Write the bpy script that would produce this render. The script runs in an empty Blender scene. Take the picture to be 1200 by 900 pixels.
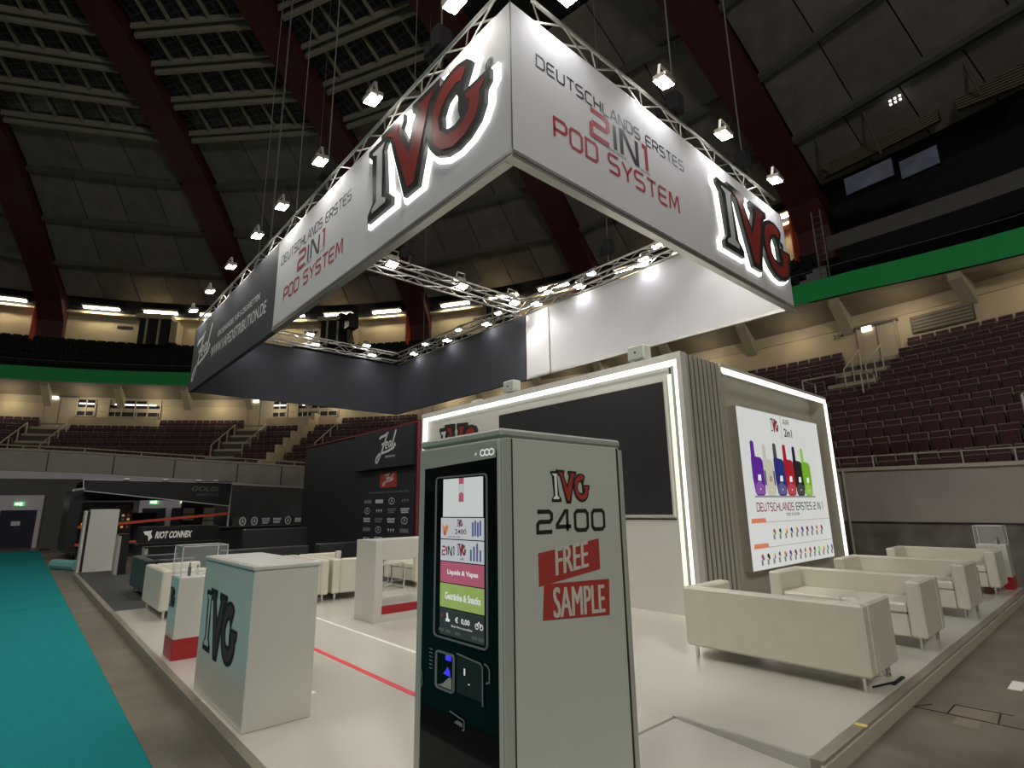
import bpy, math, random
from math import sin, cos, pi, radians, hypot, atan2, sqrt
from mathutils import Vector, Matrix
from mathutils.geometry import tessellate_polygon
random.seed(7)
S = bpy.context.scene
COL = S.collection

# ---------------------------------------------------------------- camera
RW = ((0.74912758, 0.13611198, 0.64829114), (-0.66225798, 0.17591228, 0.72833319), (-0.0149075, -0.97495046, 0.22192198))
CAMH = 1.5
FPX = 633.469
cam_d = bpy.data.cameras.new('camera'); cam = bpy.data.objects.new('camera', cam_d); COL.objects.link(cam)
cam_d.sensor_width = 36.0; cam_d.lens = FPX / 1200 * 36.0; cam_d.clip_start = 0.05; cam_d.clip_end = 300
cam.matrix_world = Matrix(((RW[0][0], -RW[0][1], -RW[0][2], 0), (RW[1][0], -RW[1][1], -RW[1][2], 0),
                           (RW[2][0], -RW[2][1], -RW[2][2], CAMH), (0, 0, 0, 1)))
S.camera = cam
def project(x, y, z):
    v = (x, y, z - CAMH)
    c = [sum(RW[i][j] * v[i] for i in range(3)) for j in range(3)]
    return (600 + FPX * c[0] / c[2], 450 + FPX * c[1] / c[2], c[2]) if c[2] > 0.1 else (-9999, -9999, -1)

# ---------------------------------------------------------------- world and exposure
w = bpy.data.worlds.new('hall_air'); S.world = w; w.use_nodes = True
bg = w.node_tree.nodes['Background']; bg.inputs[0].default_value = (1.0, 0.93, 0.84, 1); bg.inputs[1].default_value = 0.03
S.view_settings.view_transform = 'Standard'; S.view_settings.look = 'None'
S.view_settings.gamma = 1.0; S.view_settings.exposure = 0.0; S.view_settings.use_curve_mapping = False

def area_light(name, loc, target, size, power, color=(1, 0.95, 0.88), sizey=None):
    d = bpy.data.lights.new(name, 'AREA'); d.energy = power; d.color = color; d.size = size
    if sizey: d.shape = 'RECTANGLE'; d.size_y = sizey
    o = bpy.data.objects.new(name, d); COL.objects.link(o)
    o.location = loc
    o.rotation_euler = (Vector(target) - Vector(loc)).to_track_quat('-Z', 'Y').to_euler()
    return o
# added fill lamps with no visible source, high above the floor, behind and to the left of the viewer
FILL = 1.0
area_light('fill_light', (-14, 9, 21), (-14, 9, 0), 12, 1850 * FILL, (1, 0.94, 0.86))
area_light('fill_light', (-6, -14, 17), (3, 6, 1), 5, 2400 * FILL, (1, 0.95, 0.88))

# ---------------------------------------------------------------- materials
def mat(name, col, rough=0.5, metal=0.0, emit=None, es=1.0, var=0.0, scale=8.0, bump=0.0, bscale=60.0, spec=0.5, coat=0.0, trans=0.0, alpha=1.0, detail=4.0, stretch=None):
    m = bpy.data.materials.new(name); m.use_nodes = True
    nt = m.node_tree; b = nt.nodes['Principled BSDF']
    b.inputs['Base Color'].default_value = (*col, 1); b.inputs['Roughness'].default_value = rough; b.inputs['Metallic'].default_value = metal
    b.inputs['Specular IOR Level'].default_value = spec
    if coat: b.inputs['Coat Weight'].default_value = coat; b.inputs['Coat Roughness'].default_value = 0.08
    if trans: b.inputs['Transmission Weight'].default_value = trans; b.inputs['IOR'].default_value = 1.2
    if alpha < 1: b.inputs['Alpha'].default_value = alpha
    if emit: b.inputs['Emission Color'].default_value = (*emit, 1); b.inputs['Emission Strength'].default_value = es
    if var or bump:
        tc = nt.nodes.new('ShaderNodeTexCoord')
        src = tc.outputs['Object']
        if stretch:
            mp = nt.nodes.new('ShaderNodeMapping'); mp.inputs['Scale'].default_value = stretch
            nt.links.new(src, mp.inputs[0]); src = mp.outputs[0]
    if var:
        n = nt.nodes.new('ShaderNodeTexNoise'); n.inputs['Scale'].default_value = scale; n.inputs['Detail'].default_value = detail
        nt.links.new(src, n.inputs['Vector'])
        r = nt.nodes.new('ShaderNodeValToRGB')
        r.color_ramp.elements[0].position = 0.3; r.color_ramp.elements[1].position = 0.7
        r.color_ramp.elements[0].color = (*[max(0, c * (1 - var)) for c in col], 1)
        r.color_ramp.elements[1].color = (*[min(1, c * (1 + var)) for c in col], 1)
        nt.links.new(n.outputs['Fac'], r.inputs[0]); nt.links.new(r.outputs[0], b.inputs['Base Color'])
    if bump:
        n2 = nt.nodes.new('ShaderNodeTexNoise'); n2.inputs['Scale'].default_value = bscale; n2.inputs['Detail'].default_value = 3
        nt.links.new(src, n2.inputs['Vector'])
        bp = nt.nodes.new('ShaderNodeBump'); bp.inputs['Strength'].default_value = bump; bp.inputs['Distance'].default_value = 0.02
        nt.links.new(n2.outputs['Fac'], bp.inputs['Height']); nt.links.new(bp.outputs[0], b.inputs['Normal'])
    return m
M = {}
M['white'] = mat('white_laminate', (0.60, 0.585, 0.545), 0.32, var=0.02, scale=3)
M['whitegloss'] = mat('white_gloss_laminate', (0.61, 0.595, 0.54), 0.16, coat=0.3)
M['boothfloor'] = mat('white_laminate_floor', (0.59, 0.57, 0.51), 0.24, var=0.03, scale=1.5)
M['leather'] = mat('white_leatherette', (0.62, 0.595, 0.50), 0.42, var=0.03, scale=6, bump=0.12, bscale=140)
M['blackleather'] = mat('black_leatherette', (0.03, 0.032, 0.035), 0.35, bump=0.1, bscale=140)
M['concrete'] = mat('hall_floor_concrete', (0.165, 0.142, 0.112), 0.34, var=0.38, scale=1.7, bump=0.06, bscale=30, detail=9)
M['teal'] = mat('teal_carpet', (0.015, 0.27, 0.28), 0.95, var=0.12, scale=90, bump=0.4, bscale=260, spec=0.1)
M['greycarpet'] = mat('charcoal_carpet', (0.09, 0.09, 0.09), 0.95, var=0.2, scale=60, bump=0.3, bscale=200, spec=0.1)
M['chrome'] = mat('chrome', (0.75, 0.75, 0.73), 0.12, 1.0)
M['alu'] = mat('aluminium', (0.62, 0.61, 0.58), 0.35, 0.85)
M['alumatte'] = mat('aluminium_trim', (0.38, 0.35, 0.29), 0.4, 0.6)
M['steel'] = mat('pale_steel_rail', (0.50, 0.47, 0.40), 0.4, 0.3)
M['black'] = mat('black_plastic', (0.012, 0.012, 0.013), 0.35)
M['blackmatte'] = mat('black_matte', (0.012, 0.012, 0.013), 0.8)
M['dark'] = mat('dark_void', (0.006, 0.007, 0.01), 0.9)
M['charcoal'] = mat('charcoal_fabric', (0.042, 0.045, 0.058), 0.7, var=0.06, scale=2)
M['zeal'] = mat('anthracite_print', (0.020, 0.021, 0.028), 0.55)
M['fabric'] = mat('white_banner_fabric', (0.60, 0.59, 0.61), 0.75, var=0.015, scale=2)
M['ink'] = mat('dark_grey_ink', (0.03, 0.03, 0.04), 0.6)
M['inkgreen'] = mat('black_vinyl', (0.018, 0.022, 0.02), 0.5)
M['red'] = mat('crimson_ink', (0.36, 0.03, 0.045), 0.6)
M['redvinyl'] = mat('red_vinyl', (0.40, 0.045, 0.035), 0.5)
M['logored'] = mat('logo_red', (0.26, 0.03, 0.025), 0.35)
M['logoblack'] = mat('logo_black', (0.022, 0.022, 0.02), 0.4)
M['logogrey'] = mat('logo_white', (0.50, 0.51, 0.50), 0.4)
M['redbase'] = mat('red_gloss_base', (0.38, 0.018, 0.025), 0.3)
M['redline'] = mat('red_floor_line', (0.85, 0.06, 0.07), 0.4)
M['whiteline'] = mat('white_floor_line', (0.95, 0.95, 0.9), 0.35)
M['whiteprint'] = mat('white_print', (0.62, 0.62, 0.62), 0.6)
M['greyprint'] = mat('grey_print', (0.20, 0.20, 0.21), 0.6)
M['halo'] = mat('white_led_edge', (0.9, 0.9, 0.9), 0.5, emit=(1, 1, 0.97), es=1.8)
M['led'] = mat('led_strip', (0.9, 0.9, 0.85), 0.5, emit=(1, 1, 0.92), es=1.5)
M['leddim'] = mat('led_strip_side', (0.8, 0.85, 0.7), 0.5, emit=(0.88, 0.93, 0.75), es=0.72)
M['lightbox'] = mat('lightbox_face', (0.4, 0.4, 0.4), 0.5, emit=(0.97, 1.0, 0.97), es=0.5)
M['lens'] = mat('flood_lens', (1, 1, 1), 0.4, emit=(1, 0.97, 0.88), es=34)
M['tube'] = mat('fluorescent_tube', (1, 1, 1), 0.4, emit=(1, 0.90, 0.66), es=52)
M['sealed'] = mat('lit_sign_white', (1, 1, 1), 0.4, emit=(1, 0.98, 0.85), es=2.0)
M['exit'] = mat('exit_sign_green', (0.1, 0.5, 0.2), 0.4, emit=(0.25, 0.62, 0.30), es=0.7)
M['rib'] = mat('oxblood_steel', (0.068, 0.014, 0.017), 0.5, var=0.12, scale=1.0)
M['ribred'] = mat('rib_foot_red', (0.50, 0.075, 0.03), 0.5)
M['panel'] = mat('acoustic_panel', (0.19, 0.17, 0.152), 0.85, var=0.16, scale=1.3, bump=0.2, bscale=25, detail=8)
M['panelb'] = mat('acoustic_panel_darker', (0.168, 0.15, 0.134), 0.85, var=0.16, scale=1.3, bump=0.2, bscale=25, detail=8)
M['purlin'] = mat('purlin_steel', (0.10, 0.092, 0.080), 0.6)
M['skybar'] = mat('skylight_bar', (0.26, 0.24, 0.19), 0.6)
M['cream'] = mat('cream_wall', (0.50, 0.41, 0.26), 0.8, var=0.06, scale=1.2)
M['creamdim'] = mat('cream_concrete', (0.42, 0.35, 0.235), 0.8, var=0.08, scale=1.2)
M['barrier'] = mat('grey_concrete', (0.34, 0.31, 0.275), 0.75, var=0.10, scale=1.0, bump=0.1, bscale=20)
M['barrierlow'] = mat('stained_concrete', (0.17, 0.155, 0.13), 0.6, var=0.4, scale=2.2, bump=0.2, bscale=14, detail=9)
M['cap'] = mat('barrier_cap', (0.42, 0.38, 0.30), 0.6)
M['lilac'] = mat('lilac_band', (0.55, 0.50, 0.55), 0.7)
M['darkwall'] = mat('dark_wall', (0.095, 0.088, 0.083), 0.7, var=0.1, scale=1.2)
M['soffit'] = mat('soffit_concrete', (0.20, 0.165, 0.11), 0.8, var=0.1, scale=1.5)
M['beam'] = mat('beam_concrete', (0.36, 0.31, 0.21), 0.8, var=0.06)
M['green'] = mat('green_fascia', (0.004, 0.33, 0.07), 0.55)
M['step'] = mat('terrace_step', (0.085, 0.072, 0.058), 0.85, var=0.1)
M['maroon'] = mat('maroon_seat', (0.045, 0.007, 0.010), 0.55)
M['shell'] = mat('seat_shell', (0.15, 0.115, 0.105), 0.5)
M['door'] = mat('navy_door', (0.022, 0.024, 0.048), 0.5)
M['doorcream'] = mat('cream_door', (0.44, 0.37, 0.26), 0.55)
M['frame'] = mat('greenish_grey_cabinet', (0.38, 0.40, 0.35), 0.35)
M['machwhite'] = mat('machine_side', (0.52, 0.55, 0.48), 0.36, var=0.015, scale=2)
M['bezel'] = mat('bezel_grey', (0.18, 0.20, 0.20), 0.25)
M['glassblack'] = mat('black_glass', (0.003, 0.006, 0.006), 0.06, spec=0.12)
M['tvblack'] = mat('led_wall_black', (0.022, 0.022, 0.024), 0.45)
M['scrw'] = mat('screen_white', (0.0, 0.0, 0.0), 0.2, emit=(0.50, 0.54, 0.52), es=1.0)
M['scrw2'] = mat('screen_tile_white', (0, 0, 0), 0.2, emit=(0.42, 0.44, 0.46), es=1.0)
M['scrpink'] = mat('screen_pink', (0, 0, 0), 0.2, emit=(0.34, 0.085, 0.13), es=1.0)
M['scrgreen'] = mat('screen_green', (0, 0, 0), 0.2, emit=(0.24, 0.33, 0.09), es=1.0)
M['scrtext'] = mat('screen_text', (0, 0, 0), 0.2, emit=(0.62, 0.62, 0.62), es=1.0)
M['scrdark'] = mat('screen_dark', (0, 0, 0), 0.2, emit=(0.025, 0.027, 0.027), es=1.0)
M['scrred'] = mat('screen_red', (0, 0, 0), 0.2, emit=(0.25, 0.02, 0.03), es=1.0)
M['scrink'] = mat('screen_ink', (0, 0, 0), 0.2, emit=(0.02, 0.02, 0.02), es=1.0)
M['scrblue'] = mat('screen_blue', (0, 0, 0), 0.2, emit=(0.07, 0.09, 0.20), es=1.0)
M['scrorange'] = mat('screen_orange', (0, 0, 0), 0.2, emit=(0.45, 0.18, 0.06), es=1.0)
M['bluelight'] = mat('blue_led', (0, 0, 0.1), 0.2, emit=(0.05, 0.04, 0.7), es=1.0)
M['acrylic'] = mat('clear_acrylic', (0.85, 0.9, 0.9), 0.03, trans=0.0, alpha=0.07)
M['acredge'] = mat('acrylic_edge', (0.62, 0.62, 0.62), 0.2)
M['grout'] = mat('dark_joint', (0.03, 0.025, 0.02), 0.9)
M['patch'] = mat('concrete_patch', (0.26, 0.225, 0.175), 0.4, var=0.1, scale=2)
M['slat'] = mat('greige_slat', (0.42, 0.40, 0.335), 0.5)
M['slatgap'] = mat('slat_groove', (0.045, 0.042, 0.03), 0.6)
M['greige'] = mat('greige_panel', (0.40, 0.37, 0.295), 0.55)
M['orange'] = mat('orange_red_stripe', (0.45, 0.06, 0.03), 0.4, emit=(0.3, 0.03, 0.015), es=0.2)
M['yellow'] = mat('yellow_tape', (0.8, 0.65, 0.15), 0.4)
M['rubber'] = mat('black_rubber', (0.01, 0.01, 0.01), 0.7)
M['trimred'] = mat('dark_red_edge', (0.16, 0.015, 0.022), 0.5)
M['blacktex'] = mat('deep_black', (0.004, 0.004, 0.0045), 0.9)
M['duct'] = mat('beige_duct', (0.11, 0.095, 0.062), 0.6)
M['screenoff'] = mat('video_screen_off', (0.06, 0.065, 0.08), 0.12, var=0.8, scale=1.3, emit=(0.02, 0.023, 0.03), es=1.0)
M['tealroll'] = mat('teal_roll', (0.16, 0.42, 0.42), 0.8)
M['bluegrey'] = mat('blue_grey_block', (0.045, 0.06, 0.068), 0.4)

# skylight glass: dark with a faint fine grid
def skyglass():
    m = mat('skylight_glass', (0.012, 0.016, 0.024), 0.25)
    nt = m.node_tree; b = nt.nodes['Principled BSDF']
    tc = nt.nodes.new('ShaderNodeTexCoord'); br = nt.nodes.new('ShaderNodeTexBrick')
    br.offset = 0; br.inputs['Scale'].default_value = 1.0
    br.inputs['Brick Width'].default_value = 0.36; br.inputs['Row Height'].default_value = 0.36; br.inputs['Mortar Size'].default_value = 0.035
    br.inputs['Color1'].default_value = (0.010, 0.013, 0.02, 1); br.inputs['Color2'].default_value = (0.014, 0.018, 0.026, 1)
    br.inputs['Mortar'].default_value = (0.055, 0.055, 0.058, 1)
    nt.links.new(tc.outputs['Object'], br.inputs['Vector']); nt.links.new(br.outputs['Color'], b.inputs['Base Color'])
    return m
M['skyglass'] = skyglass()

# ---------------------------------------------------------------- mesh helpers
class MB:
    def __init__(s): s.v = []; s.f = []; s.m = []; s.mats = []
    def mi(s, k):
        if k not in s.mats: s.mats.append(k)
        return s.mats.index(k)
    def add(s, vs, fs, k):
        n = len(s.v); i = s.mi(k); s.v += [tuple(q) for q in vs]
        for f in fs: s.f.append(tuple(n + a for a in f)); s.m.append(i)
        return s
    def box(s, x0, x1, y0, y1, z0, z1, k):
        vs = [(x, y, z) for x in (x0, x1) for y in (y0, y1) for z in (z0, z1)]
        return s.add(vs, [(0, 1, 3, 2), (4, 6, 7, 5), (0, 4, 5, 1), (2, 3, 7, 6), (0, 2, 6, 4), (1, 5, 7, 3)], k)
    def obox(s, c, ax, ay, az, k):   # centre, three half-extent vectors
        c, ax, ay, az = map(Vector, (c, ax, ay, az))
        vs = [c + ax * i + ay * j + az * l for i in (-1, 1) for j in (-1, 1) for l in (-1, 1)]
        return s.add(vs, [(0, 1, 3, 2), (4, 6, 7, 5), (0, 4, 5, 1), (2, 3, 7, 6), (0, 2, 6, 4), (1, 5, 7, 3)], k)
    def rbox(s, x0, x1, y0, y1, z0, z1, k, r=0.02):   # chamfered box
        vs = []; idx = {}
        fs = []
        X = (x0, x1); Y = (y0, y1); Z = (z0, z1)
        for i in (0, 1):
            for j in (0, 1):
                for l in (0, 1):
                    sx, sy, sz = (1 if i == 0 else -1), (1 if j == 0 else -1), (1 if l == 0 else -1)
                    idx[(i, j, l, 0)] = len(vs); vs.append((X[i], Y[j] + sy * r, Z[l] + sz * r))
                    idx[(i, j, l, 1)] = len(vs); vs.append((X[i] + sx * r, Y[j], Z[l] + sz * r))
                    idx[(i, j, l, 2)] = len(vs); vs.append((X[i] + sx * r, Y[j] + sy * r, Z[l]))
                    fs.append((idx[(i, j, l, 0)], idx[(i, j, l, 1)], idx[(i, j, l, 2)]))
        for i in (0, 1):
            fs.append(tuple(idx[(i, a, b, 0)] for a, b in ((0, 0), (0, 1), (1, 1), (1, 0))))
            fs.append(tuple(idx[(a, i, b, 1)] for a, b in ((0, 0), (0, 1), (1, 1), (1, 0))))
            fs.append(tuple(idx[(a, b, i, 2)] for a, b in ((0, 0), (0, 1), (1, 1), (1, 0))))
            for j in (0, 1):
                fs.append((idx[(i, j, 0, 0)], idx[(i, j, 1, 0)], idx[(i, j, 1, 1)], idx[(i, j, 0, 1)]))
                fs.append((idx[(i, 0, j, 0)], idx[(i, 1, j, 0)], idx[(i, 1, j, 2)], idx[(i, 0, j, 2)]))
                fs.append((idx[(0, i, j, 1)], idx[(1, i, j, 1)], idx[(1, i, j, 2)], idx[(0, i, j, 2)]))
        return s.add(vs, fs, k)
    def tube(s, p, q, r, k, n=6, r2=None):
        p, q = Vector(p), Vector(q); d = (q - p)
        if d.length < 1e-6: return s
        d.normalize(); a = d.orthogonal().normalized(); b = d.cross(a); r2 = r if r2 is None else r2
        vs = [p + (a * cos(2 * pi * i / n) + b * sin(2 * pi * i / n)) * r for i in range(n)] + \
             [q + (a * cos(2 * pi * i / n) + b * sin(2 * pi * i / n)) * r2 for i in range(n)]
        fs = [(i, (i + 1) % n, n + (i + 1) % n, n + i) for i in range(n)] + [tuple(range(n))[::-1], tuple(range(n, 2 * n))]
        return s.add(vs, fs, k)
    def path(s, pts, r, k, n=6):
        for a, b in zip(pts, pts[1:]): s.tube(a, b, r, k, n)
        return s
    def poly(s, loops, fr, d0, d1, k):   # loops of (u,v); fr(u,v,w); extruded w from d0 (back) to d1 (front)
        fl = [p for L in loops for p in L]
        tris = tessellate_polygon([[Vector((p[0], p[1], 0)) for p in L] for L in loops])
        n = len(fl)
        vs = [fr(u, v, d1) for u, v in fl]
        fs = []
        for t in tris:
            a, b, c = (Vector(fl[i]) for i in t)
            cr = (b - a).cross(c - a)
            fs.append(tuple(t) if cr > 0 else tuple(reversed(t)))
        if d1 - d0 > 1e-5:
            vs += [fr(u, v, d0) for u, v in fl]
            o = 0
            for L in loops:
                m = len(L)
                for i in range(m): fs.append((o + i, o + (i + 1) % m, n + o + (i + 1) % m, n + o + i))
                o += m
        return s.add(vs, fs, k)
    def stroke(s, pts, wd, fr, d, k, closed=False):
        P = [Vector(p) for p in pts]; n = len(P)
        if closed: segs = [(i, (i + 1) % n) for i in range(n)]
        else: segs = [(i, i + 1) for i in range(n - 1)]
        def nrm(a, b):
            t = (P[b] - P[a]); t.normalize(); return Vector((-t.y, t.x))
        Lf = []; Rt = []
        for i in range(n):
            ns = [nrm(a, b) for a, b in segs if i in (a, b)]
            m = ns[0] if len(ns) == 1 else (ns[0] + ns[1])
            if m.length < 1e-4: m = ns[0]
            m.normalize(); c = max(0.5, m.dot(ns[0]))
            h = wd / 2 / c
            Lf.append(P[i] + m * h); Rt.append(P[i] - m * h)
        vs = [fr(p.x, p.y, d) for p in Lf] + [fr(p.x, p.y, d) for p in Rt]
        fs = [(n + a, n + b, b, a) for a, b in segs]
        return s.add(vs, fs, k)
    def build(s, name, parent=None, smooth=False, loc=None):
        me = bpy.data.meshes.new(name); me.from_pydata(s.v, [], s.f)
        for k in s.mats: me.materials.append(M[k])
        me.polygons.foreach_set('material_index', s.m)
        if smooth: me.polygons.foreach_set('use_smooth', [True] * len(me.polygons))
        me.update()
        o = bpy.data.objects.new(name, me); COL.objects.link(o)
        if parent: o.parent = parent
        if loc: o.location = loc
        return o
class Split(MB):      # lines of print, each built as an object of its own
    def __init__(s): MB.__init__(s); s.subs = []
    def sub(s): m = MB(); s.subs.append(m); return m
    def build(s, name, parent=None):
        o = MB.build(s, name, parent) if s.v else None
        for m in s.subs: o = m.build(name, parent)
        return o
def piece(mb): return mb.sub() if isinstance(mb, Split) else mb
def frame(o, u, v, w):
    o, u, v, w = map(Vector, (o, u, v, w))
    return lambda a, b, c=0.0: o + u * a + v * b + w * c
def tag(o, label=None, cat=None, group=None, kind=None):
    if label: o['label'] = label
    if cat: o['category'] = cat
    if group: o['group'] = group
    if kind: o['kind'] = kind
    return o
def empty(name, loc=(0, 0, 0), rz=0, label=None, cat=None, group=None, kind=None):
    o = bpy.data.objects.new(name, None); COL.objects.link(o); o.location = loc; o.rotation_euler = (0, 0, rz); o.empty_display_size = 0.1
    return tag(o, label, cat, group, kind)
def inst(name, me, parent=None, loc=None, rot=None):
    o = bpy.data.objects.new(name, me); COL.objects.link(o)
    if parent: o.parent = parent
    if loc: o.location = loc
    if rot: o.rotation_euler = rot
    return o
def copy_tree(o, parent=None):
    c = o.copy(); COL.objects.link(c); c.parent = parent
    for ch in list(o.children): copy_tree(ch, c)
    return c
_tc = {}
def text_geo(body, bold=0.0, shear=0.0, ext=None):
    key = (body, bold, shear)
    if key in _tc: return _tc[key]
    cu = bpy.data.curves.new('lettering_source', 'FONT'); cu.body = body; cu.offset = bold; cu.shear = shear; cu.resolution_u = 3
    o = bpy.data.objects.new('lettering_source', cu); COL.objects.link(o)
    dg = bpy.context.evaluated_depsgraph_get(); me = o.evaluated_get(dg).to_mesh()
    vs = [(v.co.x, v.co.y) for v in me.vertices]; fs = [tuple(p.vertices) for p in me.polygons]
    o.evaluated_get(dg).to_mesh_clear(); bpy.data.objects.remove(o); bpy.data.curves.remove(cu)
    x0 = min(v[0] for v in vs); x1 = max(v[0] for v in vs); y0 = min(v[1] for v in vs); y1 = max(v[1] for v in vs)
    vs = [((x - x0) / (x1 - x0), (y - y0) / (y1 - y0)) for x, y in vs]
    _tc[key] = (vs, fs); return _tc[key]
def text(mb, body, fr, u0, u1, v0, v1, d, k, bold=0.0, shear=0.0):
    mb = piece(mb); vs, fs = text_geo(body, bold, shear)
    mb.add([fr(u0 + (u1 - u0) * a, v0 + (v1 - v0) * b, d) for a, b in vs], fs, k)

# squared techno letters drawn as strokes
G = {'D': (1, [[(0, 0), (0, 1), (.75, 1), (.92, .85), (.92, .15), (.75, 0), (0, 0)]]),
     'E': (.95, [[(.88, 1), (.15, 1), (0, .85), (0, .15), (.15, 0), (.88, 0)], [(0, .5), (.82, .5)]]),
     'U': (1, [[(0, 1), (0, .15), (.15, 0), (.75, 0), (.9, .15), (.9, 1)]]),
     'T': (.95, [[(0, 1), (.92, 1)], [(.46, 1), (.46, 0)]]),
     'S': (1, [[(.88, 1), (.15, 1), (0, .88), (0, .62), (.12, .51), (.78, .5), (.9, .38), (.9, .12), (.78, 0), (0, 0)]]),
     'C': (.95, [[(.88, 1), (.15, 1), (0, .85), (0, .15), (.15, 0), (.88, 0)]]),
     'H': (1, [[(0, 0), (0, 1)], [(.9, 0), (.9, 1)], [(0, .5), (.9, .5)]]),
     'L': (.85, [[(0, 1), (0, .15), (.15, 0), (.8, 0)]]),
     'A': (1, [[(0, 0), (.4, 1), (.55, 1), (.95, 0)], [(.16, .32), (.8, .32)]]),
     'N': (1, [[(0, 0), (0, 1), (.12, 1), (.78, 0), (.9, 0), (.9, 1)]]),
     'R': (1, [[(0, 0), (0, 1), (.75, 1), (.9, .85), (.9, .6), (.75, .46), (0, .46)], [(.5, .46), (.9, 0)]]),
     'P': (.95, [[(0, 0), (0, 1), (.75, 1), (.9, .85), (.9, .55), (.75, .42), (0, .42)]]),
     'O': (1, [[(.15, 0), (0, .15), (0, .85), (.15, 1), (.75, 1), (.9, .85), (.9, .15), (.75, 0), (.15, 0)]]),
     'Y': (.95, [[(0, 1), (.45, .45), (.9, 1)], [(.45, .45), (.45, 0)]]),
     'M': (1.15, [[(0, 0), (.04, 1), (.16, 1), (.52, .25), (.88, 1), (1, 1), (1.04, 0)]]),
     'I': (.15, [[(.02, 0), (.02, 1)]]),
     '2': (1, [[(0, 1), (.75, 1), (.9, .88), (.9, .62), (.78, .5), (.12, .5), (0, .38), (0, 0), (.92, 0)]]),
     '1': (.35, [[(0, 1), (.24, 1), (.24, 0)]]),
     '0': (1, [[(.15, 0), (0, .15), (0, .85), (.15, 1), (.75, 1), (.9, .85), (.9, .15), (.75, 0), (.15, 0)]]),
     '4': (1, [[(.7, 0), (.7, 1), (.56, 1), (0, .32), (0, .22), (.95, .22)]]),
     ' ': (.45, [])}
def techno(mb, body, fr, u0, u1, v0, v1, d, k, wd=0.13, slant=0.0):
    gap = 0.24; mb = piece(mb)
    tot = sum(G[c][0] + gap for c in body) - gap
    sx = (u1 - u0) / tot; sy = v1 - v0; x = 0
    for i, c in enumerate(body):
        kk = k[i] if isinstance(k, (list, tuple)) else k
        for st in G[c][1]:
            cl = st[0] == st[-1] and len(st) > 3
            pts = [(u0 + (x + a) * sx + slant * b * sy, v0 + b * sy) for a, b in (st[:-1] if cl else st)]
            mb.stroke(pts, wd * sy, fr, d, kk, cl)
        x += G[c][0] + gap

# slab-serif three-letter logo, traced proportions (width 1.28, height 1)
def _n(P): return [((x - 135) / 565, (715 - y) / 565) for x, y in P]
LI_o = _n([(135, 180), (290, 180), (285, 225), (258, 262), (285, 580), (325, 640), (325, 690), (150, 690), (150, 640), (185, 580), (165, 262), (135, 215)])
LI_i = _n([(168, 222), (262, 222), (243, 265), (252, 590), (282, 617), (280, 645), (180, 645), (183, 617), (214, 590), (203, 262), (170, 238)])
LV_o = _n([(228, 152), (390, 158), (392, 205), (378, 242), (432, 395), (470, 242), (448, 215), (450, 163), (615, 172), (612, 222), (575, 262), (497, 715), (408, 715), (302, 262), (240, 215)])
LV_i = _n([(268, 195), (362, 200), (352, 248), (432, 470), (505, 250), (488, 205), (582, 208), (550, 262), (468, 672), (430, 672), (322, 250)])
LG_o = _n([(778, 262), (755, 225), (705, 203), (650, 208), (600, 240), (565, 290), (545, 370), (543, 470), (560, 560), (600, 635), (655, 680), (710, 692), (765, 675), (812, 630), (836, 565), (840, 490), (860, 462), (860, 400), (740, 400), (742, 375)])
LG_h = _n([(690, 340), (652, 362), (630, 425), (634, 490), (655, 530), (695, 545), (722, 530), (712, 480), (712, 400)])
LG_i = _n([(752, 272), (730, 240), (690, 228), (640, 245), (600, 290), (575, 365), (572, 470), (590, 560), (630, 625), (690, 662), (750, 648), (795, 605), (812, 545), (815, 475), (836, 450), (836, 425), (748, 425), (752, 452), (770, 475), (765, 530), (738, 568), (700, 580), (655, 562), (618, 500), (608, 425), (628, 365), (665, 322), (705, 305), (728, 322)])
def offset(P, d):
    n = len(P); A = sum(P[i][0] * P[(i + 1) % n][1] - P[(i + 1) % n][0] * P[i][1] for i in range(n)); sg = -1 if A > 0 else 1
    out = []
    for i in range(n):
        a, b, c = Vector(P[i - 1]), Vector(P[i]), Vector(P[(i + 1) % n])
        t1 = (b - a).normalized(); t2 = (c - b).normalized()
        n1 = Vector((-t1.y, t1.x)) * sg; n2 = Vector((-t2.y, t2.x)) * sg
        m = n1 + n2
        if m.length < .2: m = n1
        m.normalize(); q = b + m * (d / max(0.6, m.dot(n1))); out.append((q.x, q.y))
    return out
def logo(parent, fr, u0, v0, h, depth=0.0, halo=False, mono=False, sx=1.0, name='logo_letter', ks=('logogrey', 'logored', 'logoblack')):
    g = lambda a, b, c=0.0: fr(u0 + a * h * sx, v0 + b * h, c)
    kw, kr, kb = ks
    obs = []
    for i, (o, hl, inn) in enumerate(((LI_o, None, LI_i), (LV_o, None, LV_i), (LG_o, LG_h, LG_i))):
        mb = MB(); z = 0.002 + i * 0.001 + depth
        mb.poly([o] + ([hl] if hl else []), g, 0.0 if depth else z, z, kb)
        zi = z + (0.004 if depth else 0.0012)
        mb.poly([inn], g, z, zi, kw if i == 0 else kr)
        if halo: mb.poly([offset(o, 0.036)] + ([offset(hl, -0.02)] if hl else []), g, 0.004, depth * 0.45, 'halo')
        obs.append(mb.build(name, parent))
    return obs
def registered(mb, fr, u, v, r, d, k):
    n = 14
    mb.poly([[(u + r * cos(2 * pi * i / n), v + r * sin(2 * pi * i / n)) for i in range(n)]], fr, d, d, k)

# ================================================================ THE HALL
CX, CY = -13.8, 9.17
def ap(ph, r, z): return Vector((CX + r * cos(ph), CY + r * sin(ph), z))
BAY = 0.3145; RIB0 = -0.02
PH0, PH1 = RIB0 - 3 * BAY, RIB0 + 7 * BAY

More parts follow.
